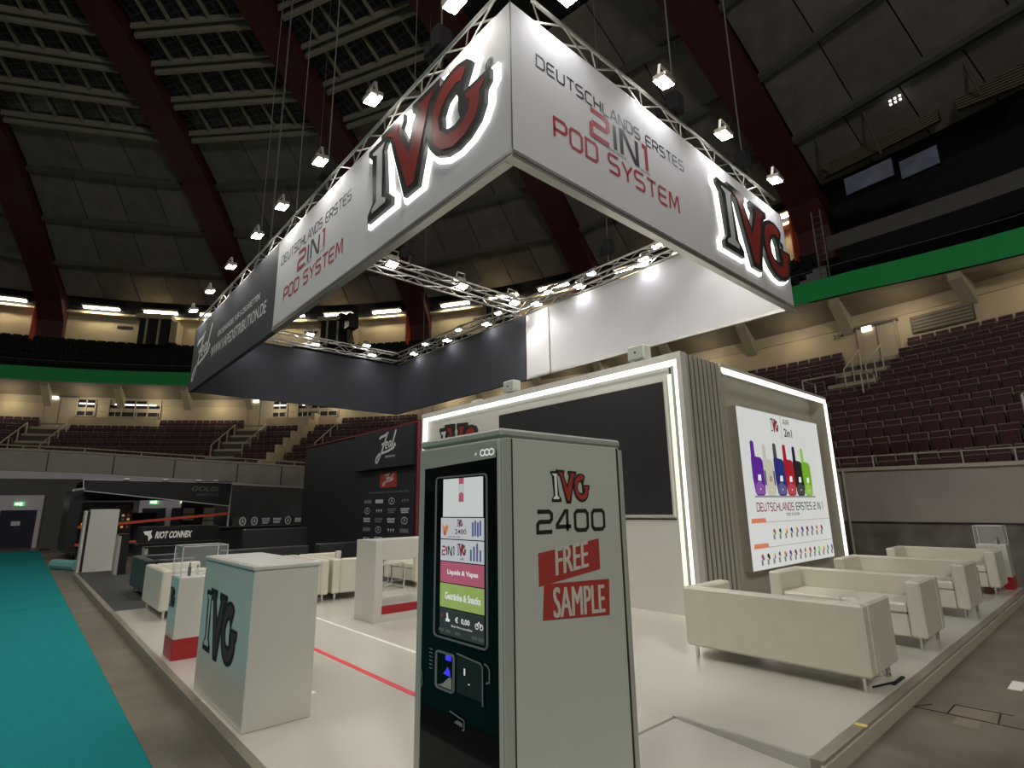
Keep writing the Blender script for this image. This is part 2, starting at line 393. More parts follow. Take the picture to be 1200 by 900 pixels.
# floor
fl = tag(MB().box(-60, 40, -40, 62, -0.3, 0.0, 'concrete').build('floor'), kind='structure')
for p, q in (((5.2, 1.38), (5.21, .2)), ((5.46, 1.18), (5.48, .85)), ((5.21, 1.18), (5.46, 1.18)), ((5.21, .90), (5.48, .92)), ((5.2, 1.38), (5.35, 1.30))):
    a = Vector((*p, 0.001)); b = Vector((*q, 0.001)); t = (b - a) / 2; s = Vector((-t.y, t.x, 0)).normalized() * 0.005
    MB().obox((a + b) / 2, t, s, (0, 0, 0.0012), 'grout').build('floor_joint', fl)
    MB().obox((a + b) / 2, t, s, (0, 0, 0.0015), 'grout').build('floor_joint', fl)
MB().box(5.22, 5.45, .95, 1.17, 0, 0.001, 'patch').build('floor_patch', fl)
MB().box(5.0, 5.18, 0.98, 1.12, 0, 0.001, 'patch').build('floor_patch', fl)
MB().box(6.2, 6.5, 0.88, 0.97, 0, 0.001, 'whiteline').build('floor_patch', fl)

# roof: ribs, purlins, acoustic panels and skylights
PROF = [(0, 27), (10, 26), (20, 24.2), (26, 22.9), (31, 21.6), (34, 20.2), (37, 18.4), (39, 17.2), (41, 16.2), (43, 15.2)]
def rz(r):
    for (a, za), (b, zb) in zip(PROF, PROF[1:]):
        if r <= b: return za + (zb - za) * (r - a) / (b - a)
    return PROF[-1][1]
ceil = empty('ceiling', (CX, CY, 0), kind='structure')
def lp(ph, r, z): return (r * cos(ph), r * sin(ph), z)
# rib mesh at phi = 0
RP = [(42.3, 13.2), (42.0, 15.0), (41.0, 16.3), (39.5, 17.4), (38, 18.3), (34, 20.3), (31, 21.7), (26, 23.0), (20, 24.3), (10, 26.1), (0.6, 27.1)]
rb = MB()
vs = []; n = len(RP)
for i, (r, z) in enumerate(RP):
    a = Vector(RP[max(0, i - 1)]); b = Vector(RP[min(n - 1, i + 1)]); t = (b - a).normalized(); nn = Vector((t.y, -t.x))
    dp = 1.25; hw = 0.74 if r > 25 else 0.74 * max(.25, r / 25)
    lo = Vector((r, z)) + nn * (dp / 2) * (1 if nn.y < 0 else -1); hi = Vector((r, z)) - nn * (dp / 2) * (1 if nn.y < 0 else -1)
    vs += [(lo.x, -hw, lo.y), (lo.x, hw, lo.y), (hi.x, hw, hi.y), (hi.x, -hw, hi.y)]
fs = []
for i in range(n - 1):
    for j in range(4): fs.append((4 * i + j, 4 * i + (j + 1) % 4, 4 * i + 4 + (j + 1) % 4, 4 * i + 4 + j))
fs += [(0, 1, 2, 3), tuple(4 * (n - 1) + j for j in (3, 2, 1, 0))]
rb.add(vs, fs, 'rib')
rib0 = rb.build('roof_rib', ceil)
rf = MB(); rf.box(40.9, 42.2, 0.75, 0.84, 13.2, 15.9, 'ribred'); foot0 = rf.build('rib_foot', rib0)
rib0.rotation_euler = (0, 0, RIB0)
NB = range(-3, 8)
for k in NB:
    if k == 0: continue
    o = inst('roof_rib', rib0.data, ceil, rot=(0, 0, RIB0 + k * BAY)); inst('rib_foot', foot0.data, o)
RINGS = [29.0, 32.4, 35.4, 38.3, 41.0]
def wedge(r0, r1, a0, a1, off0, off1, k):     # annular cell between two radii and two angles, thickness off0..off1 above the profile
    mb = MB(); na = 1
    vs = []; fs = []
    for j in range(na + 1):
        a = a0 + (a1 - a0) * j / na
        for r in (r0, r1):
            for o in (off0, off1): vs.append(lp(a, r, rz(r) + o))
    for j in range(na):
        b = 4 * j
        fs += [(b, b + 4, b + 6, b + 2), (b + 1, b + 3, b + 7, b + 5), (b, b + 1, b + 5, b + 4), (b + 2, b + 6, b + 7, b + 3)]
    fs += [(0, 2, 3, 1), (4 * na, 4 * na + 1, 4 * na + 3, 4 * na + 2)]
    return mb.add(vs, fs, k)
HALF = 0.76
for bi, (r0, r1) in enumerate(zip(RINGS, RINGS[1:])):
    npan = (3, 4, 4, 5)[bi]
    g = 0.06
    for c in range(npan):
        m0 = HALF / r0; a0 = m0 + (BAY - 2 * m0) * c / npan; a1 = m0 + (BAY - 2 * m0) * (c + 1) / npan
        me = wedge(r0 + 0.1, r1 - 0.1, a0 + g / r0 / 2, a1 - g / r0 / 2, 0.32, 0.44, 'panel' if (c + bi) % 2 else 'panelb')
        proto = None
        for k in list(NB)[:-1]:
            if proto is None: proto = me.build('roof_panel', ceil); proto.rotation_euler = (0, 0, RIB0 + k * BAY)
            else: inst('roof_panel', proto.data, ceil, rot=(0, 0, RIB0 + k * BAY))
# dark deck over the panels so that the joints read dark
deck = MB(); na = 80; rr = [0.5, 10, 20, 26, 29, 31, 34, 37, 39, 41, 43]
dv = []; df = []
for j in range(na + 1):
    a = PH0 + (PH1 - PH0) * j / na
    for r in rr: dv.append(lp(a, r, rz(r) + 0.6))
m_ = len(rr)
for j in range(na):
    for i in range(m_ - 1): df.append((j * m_ + i, j * m_ + i + 1, (j + 1) * m_ + i + 1, (j + 1) * m_ + i))
deck.add(dv, df, 'dark').build('roof_deck', ceil)
for r in (32.4, 35.4, 38.3):
    me = wedge(r - 0.10, r + 0.10, HALF / r, BAY - HALF / r, 0.12, 0.34, 'purlin'); p = None
    for k in list(NB)[:-1]:
        if p is None: p = me.build('purlin', ceil); p.rotation_euler = (0, 0, RIB0 + k * BAY)
        else: inst('purlin', p.data, ceil, rot=(0, 0, RIB0 + k * BAY))
SK = [29.0, 27.0, 25.1, 23.3, 21.4, 19.4]
for i, r in enumerate(SK):
    for dr in (-0.20, 0.12):
        me = wedge(r + dr, r + dr + (0.09 if dr < 0 else 0.15), HALF / r, BAY - HALF / r, -0.02 - (0.1 if dr > 0 else 0), 0.3, 'skybar'); p = None
        for k in (1, 2, 3, 4, 5):
            if p is None: p = me.build('skylight_bar', ceil); p.rotation_euler = (0, 0, RIB0 + k * BAY)
            else: inst('skylight_bar', p.data, ceil, rot=(0, 0, RIB0 + k * BAY))
NC = 6
for r1, r0 in zip(SK, SK[1:]):
    for c in range(NC):
        m0 = HALF / r1; a0 = m0 + (BAY - 2 * m0) * c / NC; a1 = m0 + (BAY - 2 * m0) * (c + 1) / NC
        pane = wedge(r0 + 0.2, r1 - 0.2, a0 + 0.04 / r1, a1 - 0.04 / r1, 0.22, 0.26, 'skyglass')
        bar = wedge(r0 + 0.2, r1 - 0.2, a0 - 0.045 / r1, a0 + 0.045 / r1, 0.02, 0.26, 'skybar') if c else None
        p = q = None
        for k in (1, 2, 3, 4, 5):
            rot = (0, 0, RIB0 + k * BAY)
            if p is None:
                p = pane.build('skylight_pane', ceil); p.rotation_euler = rot
                if bar: q = bar.build('skylight_mullion', ceil); q.rotation_euler = rot
            else:
                inst('skylight_pane', p.data, ceil, rot=rot)
                if q: inst('skylight_mullion', q.data, ceil, rot=rot)

# swept rings: list of (phi, [(r, z)...]) profiles
def sweep(prof, p0, p1, k, name, n=48, parent=None):
    mb = MB(); vs = []; fs = []; ks = []
    for j in range(n + 1):
        a = p0 + (p1 - p0) * j / n; P = prof(a)
        for r, z in P: vs.append(ap(a, r, z))
    m = len(P)
    if isinstance(k, str): k = [k] * (m - 1)
    for i in range(m - 1):
        mb2 = [(j * m + i, (j + 1) * m + i, (j + 1) * m + i + 1, j * m + i + 1) for j in range(n)]
        ks.append((mb2, k[i]))
    base = len(mb.v); mb.v += [tuple(q) for q in vs]
    for ff, kk in ks:
        ii = mb.mi(kk)
        for f in ff: mb.f.append(f); mb.m.append(ii)
    return mb.build(name, parent)
def lerp_tab(T):
    def f(x):
        if x <= T[0][0]: return T[0][1]
        for (a, va), (b, vb) in zip(T, T[1:]):
            if x <= b: return va + (vb - va) * (x - a) / (b - a)
        return T[-1][1]
    return f
ztop = lerp_tab([(-0.27, 2.22), (-0.16, 2.30), (0.15, 2.40), (0.62, 3.56), (0.71, 3.79), (0.86, 4.13), (1.0, 4.45), (1.12, 4.60), (1.4, 4.8)])
zband = lerp_tab([(-0.27, 1.06), (-0.16, 1.05), (0.2, 1.1), (0.62, 2.56), (0.85, 3.14), (0.99, 3.42), (1.11, 3.55), (1.4, 3.7)])
bw = sweep(lambda a: [(29.06, 0), (29.06, zband(a)), (29.0, zband(a)), (29.0, ztop(a) - .06)], -0.9, 0.45, ['barrierlow', 'barrier', 'barrier'], 'wall_right')
tag(bw, kind='structure')
bw2 = sweep(lambda a: [(29.06, 0), (29.06, zband(a) - .42 * (a - .55)/.6), (29.0, zband(a)- .42* (a - .55)/.6), (29.03, zband(a)), (29.0, zband(a)), (29.0, ztop(a) - .06)], 0.45, 1.9, ['darkwall', 'darkwall', 'lilac', 'lilac', 'barrier'], 'wall_left')
tag(bw2, kind='structure')
tag(sweep(lambda a: [(28.96, ztop(a) - .08), (28.96, ztop(a)), (29.25, ztop(a)), (29.25, ztop(a) - .5)], -0.9, 1.9, 'cap', 'trim_1', 80), kind='structure')
for a in (-0.158,): # conduit down the barrier
    mbp = MB(); mbp.tube(ap(a, 28.95, 0.0), ap(a, 28.95, 2.25), 0.025, 'cap'); mbp.build('conduit', bw)
for a in (1.05, 0.95, 0.85, 0.74, 0.66, 1.15):   # vertical joints in the concrete barrier
    mbp = MB(); mbp.obox(ap(a, 28.99, (zband(a) + ztop(a)) / 2 - .05), Vector((cos(a), sin(a), 0)) * .012, Vector((-sin(a), cos(a), 0)) * .03, (0, 0, (ztop(a) - zband(a)) / 2 - .06), 'darkwall'); mbp.build('wall_joint', bw2)

# terraces
NROW = 10
RR = [29.9 + 0.88 * k for k in range(NROW)]
ZB = [2.62 + 0.53 * k for k in range(NROW)]       # top of the backrests
terr = empty('terrace', (0, 0, 0), kind='structure')
for k in range(NROW):
    z = ZB[k] - 0.80; z0 = z - 0.53
    sweep(lambda a: [(RR[k] - 0.62, z0), (RR[k] - 0.62, z), (RR[k] + 0.30, z)], -0.9, 1.6, 'step', 'terrace_step', 60, terr)

# lower back wall, soffit, green fascia
wl = sweep(lambda a: [(38.05, 5.5), (38.05, 8.35), (38.0, 8.35), (38.0, 8.85)], -0.9, 1.9, ['cream', 'creamdim', 'creamdim'], 'wall_back'); tag(wl, kind='structure')
gdz = lerp_tab([(-0.4, -1.0), (-0.22, -0.62), (-0.09, -0.12), (-0.03, 0.0), (2, 0.0)])
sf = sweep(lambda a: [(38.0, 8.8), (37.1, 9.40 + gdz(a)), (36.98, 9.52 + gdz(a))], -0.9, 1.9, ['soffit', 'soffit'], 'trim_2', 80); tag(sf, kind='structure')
gf = sweep(lambda a: [(36.95, 9.56 + gdz(a)), (36.9, 9.56 + gdz(a)), (36.9, 10.40 + gdz(a)), (37.0, 10.42 + gdz(a)), (37.1, 10.42 + gdz(a))], -0.9, 1.9, 'green', 'trim_3', 80); tag(gf, kind='structure')
rail = MB()
for j in range(60):
    a0 = -0.4 + 1.8 * j / 60; a1 = a0 + 0.03
    rail.tube(ap(a0, 36.95, 10.85 + gdz(a0)), ap(a1, 36.95, 10.85 + gdz(a1)), 0.014, 'purlin', 4)
rail.build('balcony_rail', gf)
for k in range(-6, 14):    # beams under the balcony, three to a bay
    a = 0.036 + 0.1048 * k
    mb = MB(); t = Vector((-sin(a), cos(a), 0)) * 0.2; s = [ap(a, 38.0, 8.1), ap(a, 38.0, 8.85), ap(a, 37.0, 9.50 + gdz(a)), ap(a, 36.98, 9.25 + gdz(a))]
    mb.add([p + t for p in s] + [p - t for p in s], [(0, 1, 2, 3), (7, 6, 5, 4), (0, 3, 7, 4), (3, 2, 6, 7), (2, 1, 5, 6), (1, 0, 4, 5)], 'beam'); mb.build('soffit_beam', sf)
for k in range(-5, 13):    # small fittings on the beams that light the wall below
    a = 0.036 + 0.1048 * k + .05
    d = bpy.data.lights.new('soffit_light', 'POINT'); d.energy = 30 if a > .4 else 17; d.color = (1, 0.88, 0.68); d.shadow_soft_size = 0.3
    o = bpy.data.objects.new('soffit_light', d); COL.objects.link(o); o.location = ap(a, 37.15, 8.25 + gdz(a) * .6); o.parent = sf

# upper tier, upper wall
TU = [(37.1, 10.42), (37.9, 10.42), (37.9, 11.0), (38.8, 11.0), (38.8, 11.6), (39.7, 11.6), (39.7, 12.2), (40.6, 12.2), (40.6, 12.8), (41.4, 12.8), (41.4, 13.5), (42.0, 13.5)]
ut = sweep(lambda a: TU, RIB0, 1.9, 'blacktex', 'balcony', 60); tag(ut, kind='structure')
um = MB()
for k in range(5):
    r = 37.75 + 0.9 * k; z = 10.42 + 0.6 * k
    for j in range(int(1.55 * r / 0.6)):
        a = RIB0 + 0.02 + j * 0.6 / r
        if a > 1.5: break
        um.obox(ap(a, r, z + 0.55), Vector((-sin(a), cos(a), 0)) * 0.22, (0, 0, 0.17), Vector((cos(a), sin(a), 0)) * 0.04, 'blacktex')
tag(um.build('balcony_seats'), 'rows of dark seats on the balcony above the green fascia', 'seats', kind='stuff')
UW0, UW1 = RIB0 + 0.0, 1.9
uw = sweep(lambda a: [(42.0, 13.4), (42.0, 15.45), (41.6, 15.6), (41.6, 15.75)], UW0, UW1, ['cream', 'cream', 'creamdim'], 'wall_upper', 60); tag(uw, kind='structure')
sweep(lambda a: [(41.6, 15.75), (41.9, 16.6), (41.2, 16.9)], UW0, UW1, 'dark', 'ledge', 60, uw)
for a in (1.135, .82, .5, .19):
    MB().obox(ap(a, 41.97, 14.85), Vector((-sin(a), cos(a), 0)) * .5, (0, 0, .09), Vector((cos(a), sin(a), 0)) * .03, 'blackmatte').build('wall_slot', uw)
    MB().obox(ap(a - .05, 41.97, 14.75), Vector((-sin(a), cos(a), 0)) * .35, (0, 0, .14), Vector((cos(a), sin(a), 0)) * .02, 'whiteprint').build('wall_notice', uw)
# stairwell boxes beneath the upper ledge, one to a bay
for k in range(0, 4):
    a = RIB0 + BAY * (k + .49)
    R_ = Vector((cos(a), sin(a), 0)); T_ = Vector((-sin(a), cos(a), 0))
    b = empty('stair_portal', kind=None)
    tag(b, ['black stairwell portal with cream head beam nearest the right stand', 'black stairwell portal with cream head beam behind the middle of the truss ring', 'black stairwell portal with cream head beam seen under the white banner', 'black stairwell portal with cream head beam left of the hanging ring'][k], 'portal')
    c = ap(a, 41.2, 0)
    mb = MB(); mb.obox(c + Vector((0, 0, 14.2)), T_ * .95, R_ * .7, (0, 0, .95), 'blackmatte'); mb.build('opening', b)
    mb = MB(); mb.obox(c + Vector((0, 0, 15.3)) - R_ * .1, T_ * 1.15, R_ * .85, (0, 0, .16), 'cream'); mb.build('head_beam', b)
    for s in (-.35, .45):
        mb = MB(); mb.obox(c - R_ * .75 + T_ * s + Vector((0, 0, 14.2)), T_ * .06, R_ * .05, (0, 0, .95), 'cream'); mb.build('post', b)
    mb = MB(); mb.obox(c - T_ * 1.25 + Vector((0, 0, 14.3)), T_ * .22, R_ * .6, (0, 0, .8), 'cream'); mb.build('side_screen', b)
# fluorescent tubes on the ring
tb0 = MB().box(-0.05, 0.05, -1.1, 1.1, -0.045, 0.045, 'tube'); fx0 = MB().box(-0.4, 0.3, -1.15, 1.15, 0.052, 0.2, 'purlin')  # fitting made wider to keep tube light off the roof panels
ft_me = None; cnt = 0
for k in range(-1, 5):
    for s in range(3):
        a = RIB0 + BAY * k + BAY * (0.2 + 0.29 * s)
        if k == -1 and s < 2: continue
        if k == -1: a = RIB0 + .022
        if k == 0 and s == 0: a = RIB0 + .088
        e = empty('tube_light', ap(a, 41.35, 15.95), a)
        seg = ['beside the right banner corner', 'in the first bay from the right stand', 'in the second bay from the right stand', 'in the third bay from the right stand', 'in the fourth bay, left of the ring', 'beyond the leftmost rib'][k + 1]
        tag(e, 'roof fluorescent tube %s, %s' % (seg, ['right end', 'middle', 'left end'][s]), 'light', 'fluorescent tubes under the roof')
        if ft_me is None: t1 = tb0.build('tube', e); t2 = fx0.build('fitting', e); ft_me = (t1.data, t2.data)
        else: inst('tube', ft_me[0], e); inst('fitting', ft_me[1], e)

# lower wall: doors, vents, windows
def on_wall(a, z, hw, hh, k, name, parent, dep=0.03, r=38.0, off=0.0):
    R_ = Vector((cos(a), sin(a), 0)); T_ = Vector((-sin(a), cos(a), 0))
    mb = MB(); mb.obox(ap(a, r - off - dep / 2, z), T_ * hw, R_ * (dep / 2), (0, 0, hh), k); return mb.build(name, parent)
dn = 1
for a in (-0.095, 0.228, 0.54, 0.856, 1.172):
    zc = 7.35 if a < 0 else 7.9
    d = empty('door_%d' % dn, kind='structure'); dn += 1
    hw = .66 if a < 0 else .85
    on_wall(a, zc, hw, .85, 'doorcream', 'door_leaf', d, .04)
    on_wall(a, zc + .88, hw + .1, .05, 'darkwall', 'door_head', d, .08)
    on_wall(a, zc, .012, .84, 'darkwall', 'door_gap', d, .02, off=.04)
    for s in (-1, 1): on_wall(a + s * hw / 38, zc, .03, .86, 'creamdim', 'door_jamb', d, .08)
    e = on_wall(a + .008, zc + .78, .17, .1, 'sealed', 'exit_sign', None, .08, off=.06)
    tag(e, 'small lit white exit sign over the ' + {-0.095: 'cream doors of the right stand', 0.228: 'doors hidden behind the booth', 0.54: 'doors behind the dark booth wall', 0.856: 'doors left of the small hall windows', 1.172: 'cream doors at the far left'}[a], 'sign')
# vent in the right stand
v = empty('wall_vent'); tag(v, 'grey louvred vent in the cream wall above the right stand', 'vent')
on_wall(-0.15, 7.86, .95, .32, 'darkwall', 'vent_frame', v, .05)
for i in range(5): on_wall(-0.15, 7.62 + .125 * i, .9, .045, 'soffit', 'louvre', v, .03, off=.05)
# windows in the wall behind the left stand
wn = 1
for a, hw in ((1.135, .5), (1.0625, 1.5), (.822, .5), (.752, 1.4)):
    wd = empty('window_%d' % wn, kind='structure'); wn += 1
    on_wall(a, 8.12, hw, .52, 'dark', 'window_pane', wd, .02)
    on_wall(a, 8.38, hw * .8, .045, 'sealed', 'window_light', wd, .02, off=.025)
    on_wall(a, 8.0, hw * .97, .14, 'creamdim', 'window_view', wd, .01, off=.022)
    on_wall(a, 7.75, hw * .9, .15, 'blackmatte', 'window_desk', wd, .01, off=.032)
    nb = 2 if hw < 1 else 4
    for i in range(nb + 1 if hw > 1 else 3):
        m = (nb if hw > 1 else 2)
        on_wall(a + hw / 38 * (-1 + 2 * i / m), 8.12, .035, .52, 'creamdim', 'window_frame', wd, .06, off=.02)
    on_wall(a, 7.58, hw, .03, 'creamdim', 'window_sill', wd, .08)
# low parapet and rail below the windows
for a0, a1 in ((1.02, 1.15), (.71, .835)):
    pr_ = sweep(lambda a: [(37.3, 6.4), (37.3, 7.42), (37.42, 7.42)], a0, a1, 'cream', 'parapet', 8, wl)
    rm = MB()
    for j in range(8):
        b0 = a0 + (a1 - a0) * j / 8; b1 = a0 + (a1 - a0) * (j + 1) / 8
        rm.tube(ap(b0, 37.35, 7.8), ap(b1, 37.35, 7.8), .02, 'steel', 4)
        if j % 2 == 0: rm.tube(ap(b0, 37.35, 7.4), ap(b0, 37.35, 7.8), .02, 'steel', 4)
    rm.build('rail', wl)
# section number
nf = frame(ap(-0.0545, 37.9, 8.0), (sin(-.06), -cos(-.06), 0), (0, 0, 1), (-cos(-.06), -sin(-.06), 0))
mb = MB(); text(mb, '204', nf, 0, .40, 0, .17, .02, 'ink', bold=.02); tag(mb.build('section_number'), 'dark number 204 on the cream wall beside the doors', 'number')

# right of the last rib: dark opening with duct, screens
dk = sweep(lambda a: [(42.5, 10.4), (42.5, 17.0)], -0.9, RIB0, 'dark', 'wall_service', 30); tag(dk, kind='structure')
sweep(lambda a: [(37.1, 10.42), (39.0, 10.45), (41.0, 10.45)], -0.9, RIB0, 'blackmatte', 'service_deck', 30, dk)
lb = sweep(lambda a: [(39.3, 12.45 + .6 * gdz(a)), (39.3, 13.15 + .6 * gdz(a)), (40.2, 13.2 + .6 * gdz(a))], -0.5, RIB0 - .03, 'darkwall', 'trim_4', 20); tag(lb, kind='structure')
pl = sweep(lambda a: [(38.35, 17.75), (38.35, 18.1)], -0.5, RIB0 - .02, 'purlin', 'trim_5', 20); tag(pl, kind='structure')
def duct(a0, a1, z0, z1, label):
    e = empty('ventilation_duct'); tag(e, label, 'duct'); n = 8
    for i in range(n):
        t = (i + .5) / n
        mb = MB(); vs = []; m = 6
        for j in range(m + 1):
            a = a0 + (a1 - a0) * j / m; zt = z0 + (z1 - z0) * j / m
            for dr, dz in ((0, -.055), (0, .035), (.2, .035), (.2, -.055)): vs.append(ap(a, 40 + (0.02 if i % 2 else 0), zt + (t - .5) * 1.0 + dz))
            for q in range(4):
                pass
        vs = []
        for j in range(m + 1):
            a = a0 + (a1 - a0) * j / m; zt = z0 + (z1 - z0) * j / m + (t - .5) * .9
            vs += [ap(a, 40, zt - .045), ap(a, 40, zt + .03), ap(a, 40.25, zt + .045), ap(a, 40.25, zt - .045)]
        fs = [(4 * j + q, 4 * j + (q + 1) % 4, 4 * j + 4 + (q + 1) % 4, 4 * j + 4 + q) for j in range(m) for q in range(4)]
        mb.add(vs, fs, 'duct').build('duct_rib', e)
duct(-.052, -.165, 16.85, 16.95, 'long ribbed beige duct under the roof at upper right')
duct(-.18, -.232, 17.0, 16.65, 'short ribbed beige duct section at the right frame edge')
for (a, z, lab) in ((-.10, 15.15, 'left dark video screen hanging under the duct'), (-.146, 14.8, 'right dark video screen hanging under the duct')):
    R_ = Vector((cos(a), sin(a), 0)); T_ = Vector((-sin(a), cos(a), 0)); e = empty('video_screen'); tag(e, lab, 'screen')
    hw = .95 if a > -.12 else .68
    mb = MB(); mb.obox(ap(a, 39.5, z), T_ * hw, R_ * .08, (0, 0, .42), 'black'); mb.build('casing', e)
    mb = MB(); mb.obox(ap(a, 39.41, z), T_ * (hw - .03), R_ * .01, (0, 0, .39), 'screenoff'); mb.build('display', e)
e = empty('warm_lamp_cluster'); tag(e, 'small cluster of six warm lamps below the roof edge at upper right', 'lamp')
for i in range(3):
    for j in range(2):
        mb = MB(); mb.obox(ap(-.1385 - i * .0045, 38.6, 17.35 + j * .17), (.03, 0, 0), (0, .04, 0), (0, 0, .035), 'sealed'); mb.build('lamp', e)
for a, z0, z1 in ((-.06, 16.4, 17.9), (-.112, 16.2, 17.8), (-.2, 16.6, 18.0)):
    mb = MB(); mb.tube(ap(a, 39.9, z0), ap(a, 38.6, z1), .05, 'duct'); mb.build('hanger', dk)
lad = MB()
for s in (0, .35): lad.tube(ap(-.045, 38.6, 10.5) + Vector((0, -s, 0)), ap(-.045, 38.6, 14.2) + Vector((0, -s, 0)), .03, 'purlin')
for i in range(12): lad.tube(ap(-.045, 38.6, 10.6 + .3 * i), ap(-.045, 38.6, 10.6 + .3 * i) + Vector((0, -.35, 0)), .02, 'purlin')
tag(lad.build('lighting_ladder'), 'dark lattice mast behind the right end of the banner', 'mast')

# ---- seats
DOORS = (-0.095, 0.228, 0.54, 0.856, 1.172)
def seat_at(k, a):
    for d in DOORS:
        if abs(a - d) < 0.027 and (k >= 6 if d < 0.3 else True): return False
    for a0, a1 in ((1.02, 1.15), (.71, .835)):
        if a0 - .003 < a < a1 + .003 and k == 9: return False
    if a > .40 and ZB[k] < ztop(a) - .35: return False
    return True
sb = MB(); sb.rbox(-0.03, 0.03, -0.2, 0.2, 0.42, 0.80, 'shell', .02)
sb.box(-.02, .02, -.215, -.19, 0.0, .62, 'shell')
bk = MB(); bk.box(-0.045, -0.028, -0.175, 0.175, 0.60, 0.768, 'maroon')
sp = MB(); sp.rbox(-0.13, -0.05, -0.185, 0.185, 0.26, 0.62, 'maroon', .02)
sl = MB(); sl.rbox(-0.14, -0.08, -0.19, 0.19, 0.605, 0.635, 'shell', .008)
vis = []; rest = []
for k in range(NROW):
    r = RR[k]; step = 0.44 / r; off = (k % 2) * .5
    j = 0
    a = -0.9 + off * step
    while a < 1.5:
        if seat_at(k, a):
            p = ap(a, r, ZB[k] - .8); px, py, d = project(p.x, p.y, p.z + .65)
            inner = (px - 845) * .32 + 428
            if a < .2 and 848 < px < 1206 and py > 300 and (py < inner - 3 if px < 968 else (px > 975 + (py - 467) * .14)): vis.append((d, k, a, px))
            else: rest.append((k, a))
        a += step
vis.sort()
extra = vis[300:]; vis = vis[:300]; rest += [(k, a) for _, k, a, _ in extra]
ORD = ['first', 'second', 'third', 'fourth', 'fifth', 'sixth', 'seventh', 'eighth', 'ninth', 'tenth', 'eleventh', 'twelfth', 'thirteenth', 'fourteenth', 'fifteenth', 'sixteenth', 'seventeenth', 'eighteenth', 'nineteenth', 'twentieth'] + \
      ['twenty-' + q for q in ('first', 'second', 'third', 'fourth', 'fifth', 'sixth', 'seventh', 'eighth', 'ninth')] + ['thirtieth'] + ['thirty-' + q for q in ('first', 'second', 'third', 'fourth', 'fifth', 'sixth', 'seventh', 'eighth', 'ninth')] + ['fortieth']
rows = {}
for d, k, a, px in vis: rows.setdefault(k, []).append((px, a))
sme = None
for k, L in sorted(rows.items()):
    L.sort(reverse=True)
    for i, (px, a) in enumerate(L):
        p = ap(a, RR[k], ZB[k] - .8)
        lab = 'maroon tip-up seat, %s from the right frame edge, %s row above the concrete barrier' % (ORD[i], ORD[k])
        if sme is None:
            s = sb.build('stadium_seat'); cs = [bk.build('backrest', s), sp.build('seat_pan', s), sl.build('pan_rim', s)]; sme = (s.data, cs)
        else:
            s = inst('stadium_seat', sme[0])
            for c in sme[1]: inst(c.name.split('.')[0], c.data, s)
        s.location = p; s.rotation_euler = (0, 0, a); tag(s, lab, 'seat', 'tip-up seats of the right stand')
def seatmass(L, label):
    mb = MB(); srcs = (sb, bk, sp, sl)
    for k, a in L:
        p = ap(a, RR[k], ZB[k] - .8); ca, sa = cos(a), sin(a)
        for q in srcs:
            n = len(mb.v); mb.v += [(p.x + x * ca - y * sa, p.y + x * sa + y * ca, p.z + z) for x, y, z in q.v]
            for f, m in zip(q.f, q.m): mb.f.append(tuple(n + i for i in f)); mb.m.append(mb.mi(q.mats[m]))
    tag(mb.build('stand_seats'), label, 'seats', kind='stuff')
seatmass([q for q in rest if q[1] < .4], 'remaining maroon seats of the right stand behind the booth')
seatmass([q for q in rest if q[1] >= .4], 'rows of maroon tip-up seats in the far left stand')

# railings
def railing(name, label, pts, h, posts, r=.025, k='steel'):
    e = empty(name); tag(e, label, 'railing')
    mb = MB(); mb.path([Vector(p) + Vector((0, 0, h)) for p in pts], r, k, 5); mb.build('handrail', e)
    for i in posts:
        p = Vector(pts[i]); mb = MB(); mb.tube(p, p + Vector((0, 0, h)), r, k, 5); mb.build('post', e)
    return e
P = [tuple(ap(-0.42 + .03 * i, 29.12, ztop(-0.42 + .03 * i))) for i in range(18)]
railing('barrier_rail', 'thin pale rail along the top of the right concrete barrier', P, .26, range(0, 18, 1), .014)
P = [tuple(ap(0.55 + .03 * i, 29.12, ztop(.55 + .03 * i))) for i in range(28)]
railing('barrier_rail', 'thin rail along the top of the far left barrier wall', P, .16, range(0, 28, 3), .03, 'creamdim')
for a, nm in ((0.856 - .027, 'stair rail right of the middle stair in the far left stand'), (0.856 + .027, 'stair rail left of the middle stair in the far left stand'),
              (1.172 - .027, 'stair rail right of the leftmost stair in the far stand'), (1.172 + .027, 'stair rail left of the leftmost stair in the far stand'), (0.70, 'stair rail beside the rising stair left of the dark booth wall')):
    P = [tuple(ap(a, 30.5 + .9 * i, 2.3 + .53 * i + .1)) for i in (4, 5, 6, 7)]
    railing('stair_rail', nm, P, .8, (0, 1, 2, 3), .035)
sm = MB()
for i in range(8):
    a = .745; sm.obox(ap(a - .015 * 0, 31.5 + .8 * i, 3.6 + .5 * i), Vector((-sin(a), cos(a), 0)) * .12, Vector((cos(a), sin(a), 0)) * .42, (0, 0, .5), 'cream')
sm.build('stair_wall', wl)
P = [tuple(ap(-.06, 34.0, 5.0)), tuple(ap(-.125, 34.0, 5.0))]
railing('landing_rail', 'low rail around the landing below the cream doors', [tuple(ap(-.06, 35, 4.95)), tuple(ap(-.06, 34, 4.95)), tuple(ap(-.115, 34, 4.95)), tuple(ap(-.115, 35, 4.95))], .75, (0, 1, 2, 3))
for s, nm in ((-.105, 'right-hand stair rail climbing to the cream doors'), (-.085, 'left-hand stair rail climbing to the cream doors')):
    railing('stair_rail', nm, [tuple(ap(s, 35.4 + .8 * i, 5.3 + .5 * i)) for i in range(3)], .85, (0, 1, 2))
